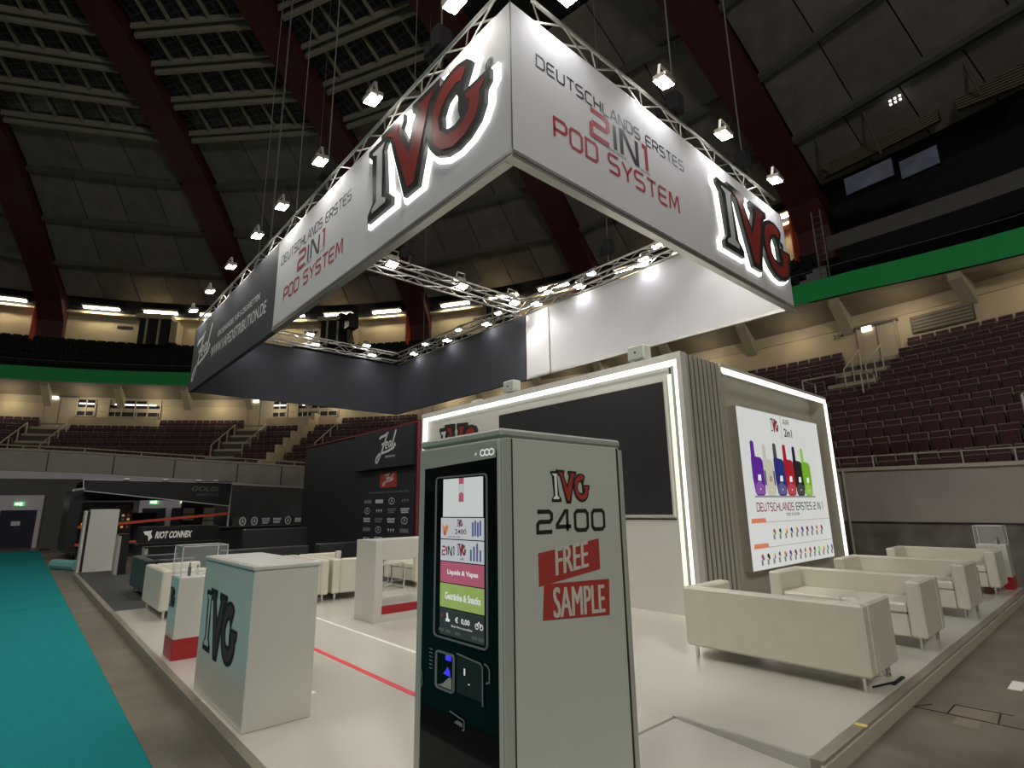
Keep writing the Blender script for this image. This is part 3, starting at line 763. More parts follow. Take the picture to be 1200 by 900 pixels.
mb = MB(); mb.path([ap(-.262, 30.6, 2.6), ap(-.262, 30.6, 3.7), ap(-.275, 30.6, 3.75)], .03, 'steel'); tag(mb.build('aisle_rail'), 'bent pale handrail at the right edge of the stand', 'railing')
st = MB()
for a in DOORS:
    for i in range(10):
        if a < .3 and i < 6: continue
        st.obox(ap(a, RR[i] - .4, ZB[i] - .8 - .1), Vector((-sin(a), cos(a), 0)) * 1.0, Vector((cos(a), sin(a), 0)) * .22, (0, 0, .23), 'creamdim')
st.build('aisle_step', terr)
# moving-head lamp standing on the balcony edge
e = empty('stage_light'); tag(e, 'black stage light on a stand above the dark inner banner', 'stage light'); p = Vector((15.1, 23.2, 12.05))
p = ap(.70, 38.0, 13.2)
MB().obox(p + Vector((0, 0, .9)), (.35, 0, 0), (0, .35, 0), (0, 0, .5), 'black').build('housing', e)
MB().obox(p + Vector((-.5, .35, 1.2)), (.3, 0, 0), (0, .3, 0), (0, 0, .18), 'black').build('head', e)
for s in (-.3, .3): MB().tube(p + Vector((0, 0, .4)), p + Vector((s, -s, -1.5)), .04, 'black').build('leg', e)

# exit doors in the barrier at floor level
for i, (a, w_, nm) in enumerate(((1.075, .72, 'navy doors at the far left'), (0.872, .55, 'navy doors seen through the black stand, left pair'), (0.822, .6, 'navy doors seen through the black stand, right pair'))):
    R_ = Vector((cos(a), sin(a), 0)); T_ = Vector((-sin(a), cos(a), 0))
    d = empty('door_%d' % (6 + i), kind='structure')
    MB().obox(ap(a, 28.93, 1.18), T_ * (w_ + .18), R_ * .05, (0, 0, 1.2), 'lilac').build('door_frame', d)
    MB().obox(ap(a, 28.9, .85), T_ * w_, R_ * .06, (0, 0, .85), 'door').build('door_leaf', d)
    if i == 0:
        for s in (-.06, .12): MB().obox(ap(a, 28.82, 1.1) + T_ * s, T_ * .085, R_ * .01, (0, 0, .1), 'whiteprint').build('door_notice', d)
    e = empty('exit_sign'); tag(e, 'green lit exit sign over the ' + nm, 'exit sign')
    MB().obox(ap(a, 28.78, 1.98), T_ * .2, R_ * .03, (0, 0, .1), 'exit').build('casing', e)
    f = frame(ap(a, 28.74, 1.98), -T_, (0, 0, 1), -R_)
    mb = MB(); mb.poly([[(-.14, -.03), (-.06, -.03), (-.06, -.07), (-.01, 0), (-.06, .07), (-.06, .03), (-.14, .03)]], f, 0, .003, 'sealed')
    mb.poly([[(.03, -.06), (.13, -.06), (.13, .06), (.03, .06)]], f, 0, .003, 'sealed'); mb.build('pictogram', e)

# ================================================================ GROUND LEVEL
# teal carpet runner
e = MB().rbox(-8.5, 0.80, -3.5, 12.08, 0.0, 0.018, 'teal', .008).build('carpet'); tag(e, 'teal carpet strip nearest the camera on the left', 'carpet')
e = MB().rbox(-8.5, 0.80, 12.14, 31.0, 0.0, 0.018, 'teal', .008).build('carpet'); tag(e, 'teal carpet strip farther away beyond the black seam', 'carpet')
e = MB(); e.tube((0.9, 20.6, .12), (1.35, 19.4, .12), .14, 'tealroll', 10); tag(e.build('carpet_roll', smooth=False), 'short teal roll lying beside the white cabinet', 'roll')
mb = MB(); mb.box(.8, 1.17, 30.9, 32.4, 0, .012, 'grout'); tag(mb.build('cable_cover'), 'dark mat at the far end of the teal carpet', 'mat')

# white platform
pf = empty('platform', (0, 0, 0)); tag(pf, 'low white exhibition platform with aluminium edging', 'platform')
XA, XB, YA = 1.22, 12.35, 1.47
def panel(x0, x1, y0, y1, k='boothfloor', zt=.1):
    return MB().box(x0 + .0006, x1 - .0006, y0 + .0006, y1 - .0006, 0.03, zt, k).build('floor_panel', pf)
for y0, y1 in ((2.34, 5.3), (5.3, 7.9), (7.9, 10.18)): panel(1.22, 3.52, y0, y1)
for x0, x1 in ((3.52, 7.6), (7.6, 12.35)):
    for y0, y1 in ((1.47, 5.9), (5.9, 10.18)): panel(x0, x1, y0, y1)
# the access ramp let into the corner
rp = MB(); rp.add([(1.22, 1.47, 0.03), (3.50, 1.47, 0.03), (3.50, 2.325, .094), (1.22, 2.325, .094), (1.22, 1.47, 0.0), (3.5, 1.47, 0.0), (3.5, 2.325, 0.0), (1.22, 2.325, 0)], [(0, 1, 2, 3), (0, 4, 5, 1), (1, 5, 6, 2), (3, 2, 6, 7), (0, 3, 7, 4)], 'boothfloor')
rp.build('ramp', pf)
MB().box(3.50, 3.53, 1.47, 2.345, 0.0, .104, 'alu').build('ramp_trim', pf)
MB().box(3.50, XB, 1.40, 1.47, 0.0, .104, 'alumatte').build('edge_trim', pf)
MB().box(3.47, XB, 1.385, 1.41, 0.0, .085, 'cap').build('edge_skirt', pf)
MB().box(1.16, 1.22, 1.44, 5.0, 0.0, .104, 'alumatte').build('edge_trim', pf)
MB().box(1.16, 1.22, 5.02, 10.18, 0.0, .104, 'alumatte').build('edge_trim', pf)
MB().box(XB, XB + .04, 1.40, 10.2, 0.0, .104, 'alumatte').build('edge_trim', pf)
MB().box(3.12, 3.16, 4.6, 8.1, .1, .103, 'whiteline').build('floor_stripe', pf)
MB().box(2.44, 2.49, 3.2, 6.4, .1, .103, 'redline').build('floor_stripe', pf)
MB().box(1.78, 1.93, 4.53, 4.60, .1, .103, 'whiteline').build('floor_stripe', pf)
MB().box(4.19, 4.24, 1.39, 1.46, .105, .108, 'yellow').build('tape', pf)
# charcoal platform of the neighbouring stand
pb = empty('carpeted_platform'); tag(pb, 'low platform covered in charcoal carpet beyond the white one', 'platform')
MB().box(1.22, 12.3, 10.18, 17.3, 0.0, .1, 'greycarpet').build('floor_panel', pb)
MB().box(1.15, 1.22, 10.2, 17.3, 0.0, .104, 'alumatte').build('edge_trim', pb)
MB().box(1.15, 12.3, 17.3, 17.36, 0.0, .104, 'alumatte').build('edge_trim', pb)

# ---- booth wall block
bwl = empty('exhibition_booth', (0, 0, 0)); tag(bwl, 'tall white booth wall with glowing LED edges and ribbed corner', 'booth')
X0, Y0, Y1, XR, ZT = 6.51, 3.82, 10.40, 11.90, 3.57
MB().box(X0 + .12, XR, Y0 + .5, Y1, .1, ZT - .03, 'white').build('core', bwl)
MB().box(X0, X0 + .14, Y0, Y1, ZT - .1, ZT, 'white').build('frame_rail', bwl)
MB().box(X0, X0 + .14, Y0, Y0 + .07, .1, ZT - .1, 'white').build('frame_rail', bwl)
MB().box(X0, X0 + .14, Y1 - .05, Y1, .1, ZT - .1, 'white').build('frame_rail', bwl)
MB().box(X0 + .01, X0 + .12, Y0 + .07, Y0 + .125, .1, ZT - .16, 'led').build('led_strip', bwl)
MB().box(X0 + .01, X0 + .12, Y0 + .07, Y1 - .05, ZT - .16, ZT - .1, 'led').build('led_strip', bwl)
MB().box(X0 + .01, X0 + .12, Y1 - .10, Y1 - .05, .1, ZT - .16, 'led').build('led_strip', bwl)
MB().box(X0 + .07, X0 + .12, Y0 + .125, Y0 + .21, .1, ZT - .16, 'frame').build('return_panel', bwl)
MB().box(X0 + .06, X0 + .12, Y0 + .21, Y0 + .265, .1, ZT - .28, 'leddim').build('led_strip', bwl)
MB().box(X0 + .09, X0 + .12, Y0 + .265, Y1 - .10, .1, ZT - .16, 'white').build('wall_panel', bwl)
MB().box(X0 + .085, X0 + .1, Y0 + .31, 7.80, 1.30, 1.315, 'grout').build('panel_joint', bwl)
# ribbed corner
MB().box(X0 + .14, 7.62, Y0 + .04, Y0 + .5, .1, ZT, 'slatgap').build('slat_backing', bwl)
slat = None
ns = 8; pw = (7.62 - X0 - .14) / ns
for i in range(ns):
    x = X0 + .14 + pw * i
    if slat is None: slat = MB().box(0, pw * .56, -.012, .05, .1, ZT, 'slat').build('slat', bwl); slat.location = (x + pw * .25, Y0 + .035, 0)
    else: inst('slat', slat.data, bwl, loc=(x + pw * .25, Y0 + .035, 0))
# recessed niche
MB().box(7.62, XR, Y0, Y0 + .5, ZT - .05, ZT, 'white').build('niche_top', bwl)
MB().box(7.63, XR - .03, Y0 + .0, Y0 + .035, ZT - .13, ZT - .05, 'led').build('led_strip', bwl)
MB().box(XR - .07, XR, Y0 + .035, Y0 + .5, .1, ZT - .05, 'greige').build('niche_side', bwl)
MB().box(XR - .07, XR - .0, Y0, Y0 + .035, .1, ZT - .13, 'led').build('led_strip', bwl)
MB().box(7.60, 7.66, Y0, Y0 + .5, .1, ZT - .05, 'greige').build('niche_side', bwl)
MB().box(7.66, XR - .07, Y0 + .3, Y0 + .5, .1, ZT - .05, 'greige').build('niche_back', bwl)
# LED video wall
tv = empty('video_wall'); tag(tv, 'large switched-off black video wall on the white booth wall', 'screen')
MB().box(X0 + .05, X0 + .089, 4.13, 7.78, 1.34, 3.23, 'white').build('bezel', tv)
MB().box(X0 + .044, X0 + .06, 4.16, 7.75, 1.37, 3.20, 'tvblack').build('display', tv)
# wall logo
fw = frame((X0 + .09, 9.74, 2.10), (0, -1, 0), (0, 0, 1), (-1, 0, 0))
lg = empty('wall_logo'); tag(lg, 'red white and black IVG letters on the booth wall behind the vending machine', 'logo')
logo(lg, fw, 0, 0, 1.14, depth=.05)
# speakers on top of the wall
for y, nm in ((7.44, 'grey box speaker on the wall top above the left end of the video wall'), (4.56, 'grey box speaker on the wall top near the ribbed corner')):
    s = empty('speaker', (6.62, y, ZT)); tag(s, nm, 'speaker')
    MB().rbox(-.1, .1, -.15, .15, .03, .25, 'machwhite', .02).build('cabinet', s)
    MB().box(-.108, -.1, -.125, .125, .05, .23, 'frame').build('grille', s)
    MB().tube((-.112, 0, .14), (-.107, 0, .14), .02, 'black', 8).build('badge', s)
    MB().box(-.05, .05, -.05, .05, 0, .03, 'black').build('foot', s)
s = MB(); s.rbox(6.55, 6.68, 8.35, 8.62, ZT, ZT + .05, 'machwhite', .015); tag(s.build('access_point'), 'small flat pale box on the wall top left of the speakers', 'box')

# lit poster in the niche
po = empty('lightbox_poster', (0, 0, 0)); tag(po, 'backlit white poster with six coloured vaping devices in the booth niche', 'poster')
PX0, PX1, PZ0, PZ1, PY = 8.28, 11.62, .50, 3.03, 3.97
MB().box(PX0, PX1, PY, PY + .15, PZ0, PZ1, 'alu').build('casing', po)
MB().box(PX0 + .01, PX1 - .01, PY - .005, PY, PZ0 + .01, PZ1 - .01, 'lightbox').build('face', po)
fp = frame((PX0, PY - .005, PZ0), (1, 0, 0), (0, 0, 1), (0, -1, 0))
def em(name, c, s=.62):
    M[name] = mat(name, (c[0] * .5, c[1] * .5, c[2] * .5), .5, emit=c, es=s)
em('p_purple', (.12, .02, .32)); em('p_lpurple', (.28, .10, .42)); em('p_white', (.62, .62, .52)); em('p_blue', (.02, .03, .20)); em('p_lblue', (.12, .13, .30))
em('p_red', (.42, .01, .03)); em('p_lred', (.52, .07, .10)); em('p_black', (.012, .012, .012)); em('p_grey', (.07, .07, .07)); em('p_green', (.20, .48, .02)); em('p_lgreen', (.33, .62, .10))
em('p_ink', (.03, .015, .02)); em('p_dred', (.25, .01, .04)); em('p_orange', (.75, .25, .13)); em('p_line', (.45, .30, .26)); em('p_shadow', (.30, .30, .30)); em('p_yellow', (.75, .7, .2)); em('p_paper', (.97, 1, .97))
def device(x, h, w_, c1, c2, tip, open_=False):
    mb = MB(); z0 = 1.12
    b = z0; t = z0 + h * .70
    mb.poly([[(x + w_ * .12, b + .03), (x + w_ * .25, b), (x + w_ * .78, b), (x + w_ * .92, b + .03), (x + w_, b + h * .22), (x + w_ * .97, t - .05), (x + w_ * .8, t), (x + w_ * .05, t + .02), (x, t - .02), (x + .0, b + h * .3)]], fp, 0, .003, c1)
    mb.poly([[(x + w_ * .15, b + .02), (x + w_ * .85, b + .02), (x + w_ * .9, b + h * .18), (x + w_ * .5, b + h * .26), (x + w_ * .18, b + h * .2)]], fp, .003, .0045, c2)
    mb.poly([[(x + w_ * .04, t), (x + w_ * .36, t), (x + w_ * .34, b + h * .97), (x + w_ * .26, b + h), (x + w_ * .12, b + h), (x + w_ * .05, b + h * .96)]], fp, 0, .003, tip)
    mb.poly([[(x + w_ * .4, b + h * .27), (x + w_ * .68, b + h * .27), (x + w_ * .68, b + h * .38), (x + w_ * .45, b + h * .38)]], fp, .003, .0045, 'p_paper' if c1 != 'p_white' else 'p_line')
    mb.poly([[(x + w_ * .5, b + h * .1), (x + w_ * .57, b + h * .1), (x + w_ * .57, b + h * .13), (x + w_ * .5, b + h * .13)]], fp, .0045, .005, 'p_paper')
    if open_:
        for q in (.02, .86): mb.poly([[(x + w_ * q, b + h * .2), (x + w_ * (q + .1), b + h * .2), (x + w_ * (q + .1), b + h * .48), (x + w_ * q, b + h * .48)]], fp, .003, .0045, 'p_ink')
    mb.build('printed_device', po)
for args in ((.32, .87, .42, 'p_purple', 'p_lpurple', 'p_purple'), (.74, .84, .40, 'p_white', 'p_white', 'p_white', True), (1.15, .88, .42, 'p_blue', 'p_lblue', 'p_grey'),
             (1.54, .88, .42, 'p_red', 'p_lred', 'p_red'), (1.94, .87, .40, 'p_black', 'p_grey', 'p_black'), (2.30, .86, .40, 'p_green', 'p_lgreen', 'p_lgreen')): device(*args)
mb = MB(); mb.poly([[(.3, 1.09), (2.8, 1.09), (2.75, 1.12), (.35, 1.12)]], fp, 0, .002, 'p_shadow'); mb.build('printed_shadow', po)
mb = Split(); s1 = 'DEUTSCHLANDS ERSTES 2 IN 1'
techno(mb, s1, fp, .34, 3.08, .88, 1.0, .003, ['p_dred' if i < 12 else 'p_ink' for i in range(len(s1))], .16)
techno(mb, 'POD SYSTEM', fp, 1.42, 1.95, .79, .83, .003, 'p_ink', .2)
techno(mb, 'AIR', fp, 1.72, 1.98, 2.37, 2.46, .003, 'p_ink', .16)
text(mb, '2in1', fp, 1.72, 2.06, 2.15, 2.30, .003, 'p_ink', bold=.02)
mb.poly([[(1.62, 2.1), (1.63, 2.1), (1.63, 2.5), (1.62, 2.5)]], fp, 0, .002, 'p_line'); mb.build('lettering', po)
logo(po, fp, 1.2, 2.2, .24, name='printed_logo', ks=('p_paper', 'p_red', 'p_ink'))
mb = Split()
for z in (.70, .32):
    mb.sub().poly([[(.1, z), (3.3, z), (3.3, z + .008), (.1, z + .008)]], fp, 0, .002, 'p_line')
    mb.sub().poly([[(.1, z), (.62, z), (.60, z + .05), (.58, z + .07), (.12, z + .07)]], fp, 0, .003, 'p_orange')
PC = ['p_blue', 'p_lblue', 'p_lgreen', 'p_lred', 'p_orange', 'p_lred', 'p_yellow', 'p_black', 'p_purple', 'p_red', 'p_green', 'p_yellow', 'p_dred', 'p_grey', 'p_lpurple']
for (n_, u0, u1, v0) in ((10, .82, 2.82, .46), (15, .3, 3.2, .10)):
    for i in range(n_):
        u = u0 + (u1 - u0) * i / (n_ - 1); c = PC[(i * 7 + n_) % 15]; c2 = PC[(i * 4 + 3) % 15]; mq = mb.sub()
        mq.poly([[(u + .04, v0 + .13), (u + .09, v0 + .11), (u + .1, v0 + .05), (u + .05, v0 + .04)]], fp, 0, .003, c)
        mq.poly([[(u + .0, v0 + .12), (u + .06, v0 + .14), (u + .07, v0 + .08), (u + .01, v0 + .07)]], fp, .003, .004, c2)
        for q in (0, .035): mq.poly([[(u + q, v0 - .03), (u + q + .022, v0 - .03), (u + q + .022, v0 + .05), (u + q, v0 + .05)]], fp, 0, .003, 'p_shadow' if q else 'p_ink')
mb.build('printed_rows', po)

# ---- neighbouring dark wall
zw = empty('dark_partition'); tag(zw, 'anthracite booth wall with red edge beyond the white one', 'partition')
MB().box(6.53, 6.9, 10.42, 17.25, .1, 3.42, 'zeal').build('core', zw)
MB().box(6.50, 6.92, 10.42, 17.25, 3.42, 3.46, 'trimred').build('top_trim', zw)
MB().box(6.44, 6.53, 10.42, 10.48, .1, 3.46, 'trimred').build('side_trim', zw)
MB().box(6.36, 6.53, 10.56, 13.42, 2.46, 3.38, 'zeal').build('header_panel', zw)
lp_ = MB().box(6.46, 6.53, 10.56, 13.2, .6, 2.44, 'zeal').build('logo_panel', zw)
fz = frame((6.36, 13.42, 2.46), (0, -1, 0), (0, 0, 1), (-1, 0, 0))
def script_logo(mb, fr, u, v, s, k, wd=.06, d=.003, sub=True, ax=1.0):
    big = [[(.14, .84), (.20, .90), (.42, .93), (.62, 1.02)],
           [(.58, 1.0), (.50, .84), (.40, .62), (.30, .40), (.18, .20), (.06, .04), (-.02, .06), (.00, .18), (.12, .30), (.30, .34), (.62, .38), (.92, .47), (.99, .56), (.95, .62)],
           [(.28, .64), (.38, .66), (.46, .63)],
           [(1.02, 1.06), (.94, .86), (.86, .64), (.86, .52)]]
    small = [[(.46, .55), (.56, .60), (.60, .68), (.53, .71), (.47, .62), (.50, .50), (.58, .48)], [(.78, .70), (.70, .70), (.64, .58), (.68, .50), (.76, .60), (.79, .70), (.77, .56), (.82, .50)]]
    m0 = mb; mb = piece(mb)
    for st in big: mb.stroke([(u + a * s * ax, v + b * s) for a, b in st], wd * s, fr, d, k)
    for st in small: mb.stroke([(u + a * s * ax, v + b * s) for a, b in st], wd * s * .7, fr, d, k)
    if sub: text(m0, 'DISTRIBUTION', fr, u + .5 * s * ax, u + 1.0 * s * ax, v + .16 * s, v + .23 * s, d, k, bold=.02)
mb = Split(); script_logo(mb, fz, 1.22, .12, .70, 'whiteprint', .085, ax=1.3); mb.build('lettering', zw)
fq = frame((6.46, 13.2, .6), (0, -1, 0), (0, 0, 1), (-1, 0, 0))
mb = Split(); mb.poly([[(1.05, 1.40), (1.85, 1.40), (1.85, 1.76), (1.05, 1.76)]], fq, 0, .003, 'redvinyl'); script_logo(mb, fq, 1.2, 1.44, .28, 'whiteprint', .1, .005, False, 1.8)
text(mb, 'GROSSHANDEL FÜR E-ZIGARETTEN', fq, .5, 2.4, 1.27, 1.32, .003, 'greyprint', bold=.02)
text(mb, 'WWW.VAPEDISTRIBUTION.DE', fq, .7, 2.1, .08, .13, .003, 'greyprint', bold=.02)
mb.build('lettering', lp_)
def badge(mb, fr, u, v, w_, h_, kind, k):
    mb = piece(mb); r_ = random.Random(kind * 13 + 5)
    if kind % 5 == 2:
        n = 12; mb.stroke([(u + w_ * .35 * cos(2 * pi * i / n), v + h_ * .6 * sin(2 * pi * i / n)) for i in range(n)], h_ * .15, fr, .003, k, True)
        mb.stroke([(u - w_ * .1, v - h_ * .25), (u, v + h_ * .3), (u + w_ * .12, v - h_ * .2)], h_ * .15, fr, .003, k)
    elif kind % 5 == 3:
        for s in (-.3, 0, .3): mb.poly([[(u + w_ * (s - .1), v + h_ * .25), (u + w_ * (s + .12), v + h_ * .25), (u + w_ * s, v - h_ * .35)]], fr, 0, .003, k)
    else:
        rows_ = 1 + kind % 3
        for j in range(rows_):
            vv = v + h_ * (.5 - (j + .5) / rows_); x = u - w_ * (.5 - .05 * j)
            hh = h_ * .36 / rows_
            while x < u + w_ * (.42 - .06 * j):
                dx = w_ * r_.uniform(.08, .2)
                mb.poly([[(x, vv - hh), (x + dx * .8, vv - hh), (x + dx * .95, vv + hh), (x + dx * .1, vv + hh)]], fr, 0, .003, k); x += dx
mb = Split()
for i in range(4):
    for j in range(5): badge(mb, fq, .45 + .6 * i, 1.08 - .22 * j, .38, .12, i * 5 + j * 2 + i, 'whiteprint' if (i + j) % 3 else 'greyprint')
mb.build('printed_badges', lp_)

# ================================================================ HANGING RING
FX0, FX1, FY0, FY1, FYS, FZ0, FZ1 = 3.07, 9.67, 3.39, 17.1, 10.2, 4.8, 6.6
def banner(label, box, k, seams=()):
    e = empty('fascia_banner'); tag(e, label, 'banner')
    MB().box(*box, FZ0 + .06, FZ1, k).build('fabric', e)
    return e
T = .05
b1 = banner('white hanging banner on the left side with large lit IVG letters', (FX0, FX0 + T, FY0 + T + .003, FYS), 'fabric')
MB().box(FX0 - .012, FX0 + T + .04, FY0 + .1, FYS, FZ0 - .03, FZ0 + .06, 'alu').build('bottom_profile', b1)
MB().box(FX0 - .014, FX0 - .012, FY0, FYS, FZ0 + .01, FZ0 + .018, 'grout').build('profile_groove', b1)
b2 = banner('charcoal hanging banner at the far left with a white script logo', (FX0, FX0 + T, FYS + .003, FY1 - .003), 'charcoal')
MB().box(FX0 - .008, FX0 + T + .04, FYS, FY1, FZ0 - .03, FZ0 + .06, 'charcoal').build('bottom_profile', b2)
b3 = banner('white hanging banner on the right side with red POD SYSTEM lettering', (FX0, FX1, FY0, FY0 + T), 'fabric')
MB().box(FX0 - .012, FX1, FY0 - .012, FY0 + T + .04, FZ0 - .03, FZ0 + .06, 'alu').build('bottom_profile', b3)
MB().box(FX0, FX1, FY0 - .014, FY0 - .012, FZ0 + .01, FZ0 + .018, 'grout').build('profile_groove', b3)
MB().box(FX0 - .010, FX0 - .001, FY0 - .010, FY0 - .001, FZ0, FZ1, 'purlin').build('corner_seam', b3)
b4 = banner('white inner banner on the far side of the ring', (FX1 - T, FX1, FY0 + .1, FYS - .9), 'fabric')
MB().box(FX1 - T - .01, FX1 + .01, FY0 + .1, FYS - .9, FZ0 - .0, FZ0 + .06, 'alu').build('bottom_profile', b4)
b4b = banner('narrow white inner banner panel beside the dark one', (FX1 - T, FX1, FYS - .85, FYS), 'fabric')
MB().box(FX1 - T - .01, FX1 + .01, FYS - .85, FYS, FZ0 - .0, FZ0 + .06, 'alu').build('bottom_profile', b4b)
b5 = banner('dark inner banner between the white panel and the far corner', (FX1 - T, FX1, FYS + .04, FY1), 'charcoal')
b6 = banner('dark inner banner across the far left end of the ring', (FX0, FX1, FY1, FY1 + T), 'charcoal')
for b, bx in ((b5, (FX1 - T - .01, FX1 + .01, FYS + .04, FY1)), (b6, (FX0, FX1, FY1 - .01, FY1 + T + .01))): MB().box(*bx, FZ0 - .0, FZ0 + .06, 'charcoal').build('bottom_profile', b)
# lettering
f1 = frame((FX0, FYS, FZ0), (0, -1, 0), (0, 0, 1), (-1, 0, 0))
mb = Split()
techno(mb, 'DEUTSCHLANDS ERSTES', f1, .22, 3.2, 1.24, 1.41, .003, 'ink', .14)
techno(mb, '2IN1', f1, 1.12, 2.28, .83, 1.14, .003, ['red', 'ink', 'ink', 'red'], .2)
techno(mb, 'POD SYSTEM', f1, .50, 3.0, .44, .67, .003, 'red', .17)
text(mb, 'DISPOSABLE POD DEVICE', f1, 1.12, 1.75, .775, .805, .003, 'ink'); text(mb, 'DEVICE', f1, 2.1, 2.3, .775, .805, .003, 'ink')
mb.build('lettering', b1)
lgb = empty('sign_letters', (0, 0, 0)); tag(lgb, 'large backlit IVG channel letters on the left white banner', 'sign')
fl_ = frame((FX0 - .001, 6.29, FZ0 + .41), (0, -1, 0), (0, 0, 1), (-1, 0, 0))
logo(lgb, fl_, 0, 0, 1.24, depth=.09, halo=True, sx=1.68)
mb = MB(); registered(mb, lambda a, b, c: fl_(a, b, c), 2.58, .84, .075, .02, 'greyprint'); registered(mb, fl_, 2.58, .84, .06, .021, 'logoblack'); text(mb, 'R', fl_, 2.55, 2.61, .80, .88, .022, 'greyprint', bold=.02); mb.build('registered_mark', lgb)
f3 = frame((FX0, FY0, FZ0), (1, 0, 0), (0, 0, 1), (0, -1, 0))
mb = Split()
techno(mb, 'DEUTSCHLANDS ERSTES', f3, .36, 3.23, 1.23, 1.375, .003, 'ink', .15)
techno(mb, '2IN1', f3, 1.22, 2.34, .84, 1.17, .003, ['red', 'ink', 'ink', 'red'], .2)
techno(mb, 'POD SYSTEM', f3, .6, 3.02, .50, .73, .003, 'red', .17)
text(mb, 'DISPOSABLE POD DEVICE', f3, 1.22, 1.85, .785, .815, .003, 'ink'); text(mb, 'DEVICE', f3, 2.15, 2.36, .785, .815, .003, 'ink')
mb.build('lettering', b3)
lgc = empty('sign_letters'); tag(lgc, 'large backlit IVG channel letters on the right white banner', 'sign')
fr_ = frame((7.06, FY0 - .001, FZ0 + .28), (1, 0, 0), (0, 0, 1), (0, -1, 0))
logo(lgc, fr_, 0, 0, 1.22, depth=.09, halo=True, sx=1.58)
mb = MB(); registered(mb, fr_, 2.36, .84, .075, .02, 'greyprint'); registered(mb, fr_, 2.36, .84, .06, .021, 'logoblack'); mb.build('registered_mark', lgc)
f2 = frame((FX0, FY1, FZ0), (0, -1, 0), (0, 0, 1), (-1, 0, 0))
mb = Split()
text(mb, 'GROSSHANDEL FÜR E-ZIGARETTEN', f2, 2.65, 5.92, .93, 1.11, .003, 'whiteprint', bold=.015)
text(mb, 'WWW.VAPEDISTRIBUTION.DE', f2, 2.15, 6.4, .50, .78, .003, 'whiteprint', bold=.015)
script_logo(mb, f2, .2, .22, 1.2, 'whiteprint', .075, .003, False, 1.45)
mb.build('lettering', b2)

# trusses
def truss_mesh(L, joined=False, w_=.29, bay=.5, parent=None):
    """along local x"""
    C4 = [(0, 0), (w_, 0), (w_, w_), (0, w_)]
    for (a, b) in C4: MB().tube((0, a, b), (L, a, b), .025, 'alu', 6).build('chord', parent)
    n = int(L / bay)
    faces = [((0, 0), (w_, 0)), ((w_, 0), (w_, w_)), ((w_, w_), (0, w_)), ((0, w_), (0, 0))]
    if joined:
        mb = MB()
        for i in range(n):
            for a, b in faces:
                p, q = (a, b) if i % 2 else (b, a)
                mb.tube((i * bay, *p), (i * bay + bay, *q), .012, 'alu', 4)
        tag(mb.build('brace', parent), kind='stuff')
    else:
        for fi, (a, b) in enumerate(faces):
            for flip in (0, 1):
                p, q = (a, b) if flip else (b, a); me = None
                for i in range(n):
                    if i % 2 != flip: continue
                    if me is None:
                        o = MB().tube((0, *p), (bay, *q), .012, 'alu', 4).build('brace', parent); o.location = (i * bay, 0, 0); me = o.data
                    else: inst('brace', me, parent, loc=(i * bay, 0, 0))
def truss(label, p, rz_, L, joined=False):
    e = empty('truss', p, rz_); tag(e, label, 'truss'); truss_mesh(L, joined, parent=e); return e
TZ = 6.68
truss('aluminium truss above the left white and charcoal banners', (FX0 + .36, FY0 + .3, TZ), pi / 2, FY1 - FY0 - .1)
truss('aluminium truss above the right white banner', (FX0 + .4, FY0 + .08, TZ), 0, FX1 - FX0 - .4)
truss('far aluminium truss over the inner white and dark banners', (FX1 + .02, FY0 + .4, TZ), pi / 2, FY1 - FY0 - .3, True)
truss('aluminium truss across the far left end of the ring', (FX0 + .4, FY1 - .34, TZ), 0, FX1 - FX0 - .65, True)
truss('aluminium cross truss through the middle of the ring', (FX0 + .4, FYS - .1, TZ), 0, FX1 - FX0 - .65)

# flood lamps
LP = {}
def flood(p, face, label, power, col=(1, 0.96, 0.88), rot=0.0, spot=2.2, sz=1.0):
    """face: unit-ish direction the lamp points to"""
    e = empty('flood_lamp', p); tag(e, label, 'spotlight', 'flood lamps on the truss ring')
    d = Vector(face).normalized(); q = d.to_track_quat('-Z', 'Y'); e.rotation_mode = 'QUATERNION'; e.rotation_quaternion = q
    if not LP:
        LP['h'] = MB().rbox(-.13, .13, -.10, .10, .0, .07, 'alumatte', .015); LP['l'] = MB().box(-.115, .115, -.085, .085, -.012, .0, 'lens'); LP['a'] = MB().box(-.125, -.112, -.02, .02, -.02, .18, 'alu').box(.112, .125, -.02, .02, -.02, .18, 'alu').box(-.125, .125, -.02, .02, .18, .195, 'alu')
        for k_, nm in (('h', 'housing'), ('l', 'lens'), ('a', 'bracket')): LP[k_] = LP[k_].build(nm, e)
    else:
        for k_, nm in (('h', 'housing'), ('l', 'lens'), ('a', 'bracket')): inst(nm, LP[k_].data, e)
    l = bpy.data.lights.new('flood_light', 'SPOT'); l.energy = power; l.color = col; l.spot_size = spot; l.spot_blend = .5; l.shadow_soft_size = .07
    o = bpy.data.objects.new('flood_light', l); COL.objects.link(o); o.parent = e; o.location = (0, 0, -.03)
    return e
ordw = ORD
PW = 1.0
for i, y in enumerate((4.08, 6.0, 7.8, 9.56, 11.0, 12.9, 14.8, 16.6)):
    flood((2.86, y, 7.0), (.16, 0, -1), 'lit flood lamp over the left banner, %s from the near corner' % ordw[i], 44 * PW)
for i, x in enumerate((3.7, 5.6, 7.2, 9.0)):
    flood((x, 3.18, 6.95), (0, .16, -1), 'lit flood lamp over the right banner, %s from the near corner' % ordw[i], 34 * PW, (.92, .94, 1))
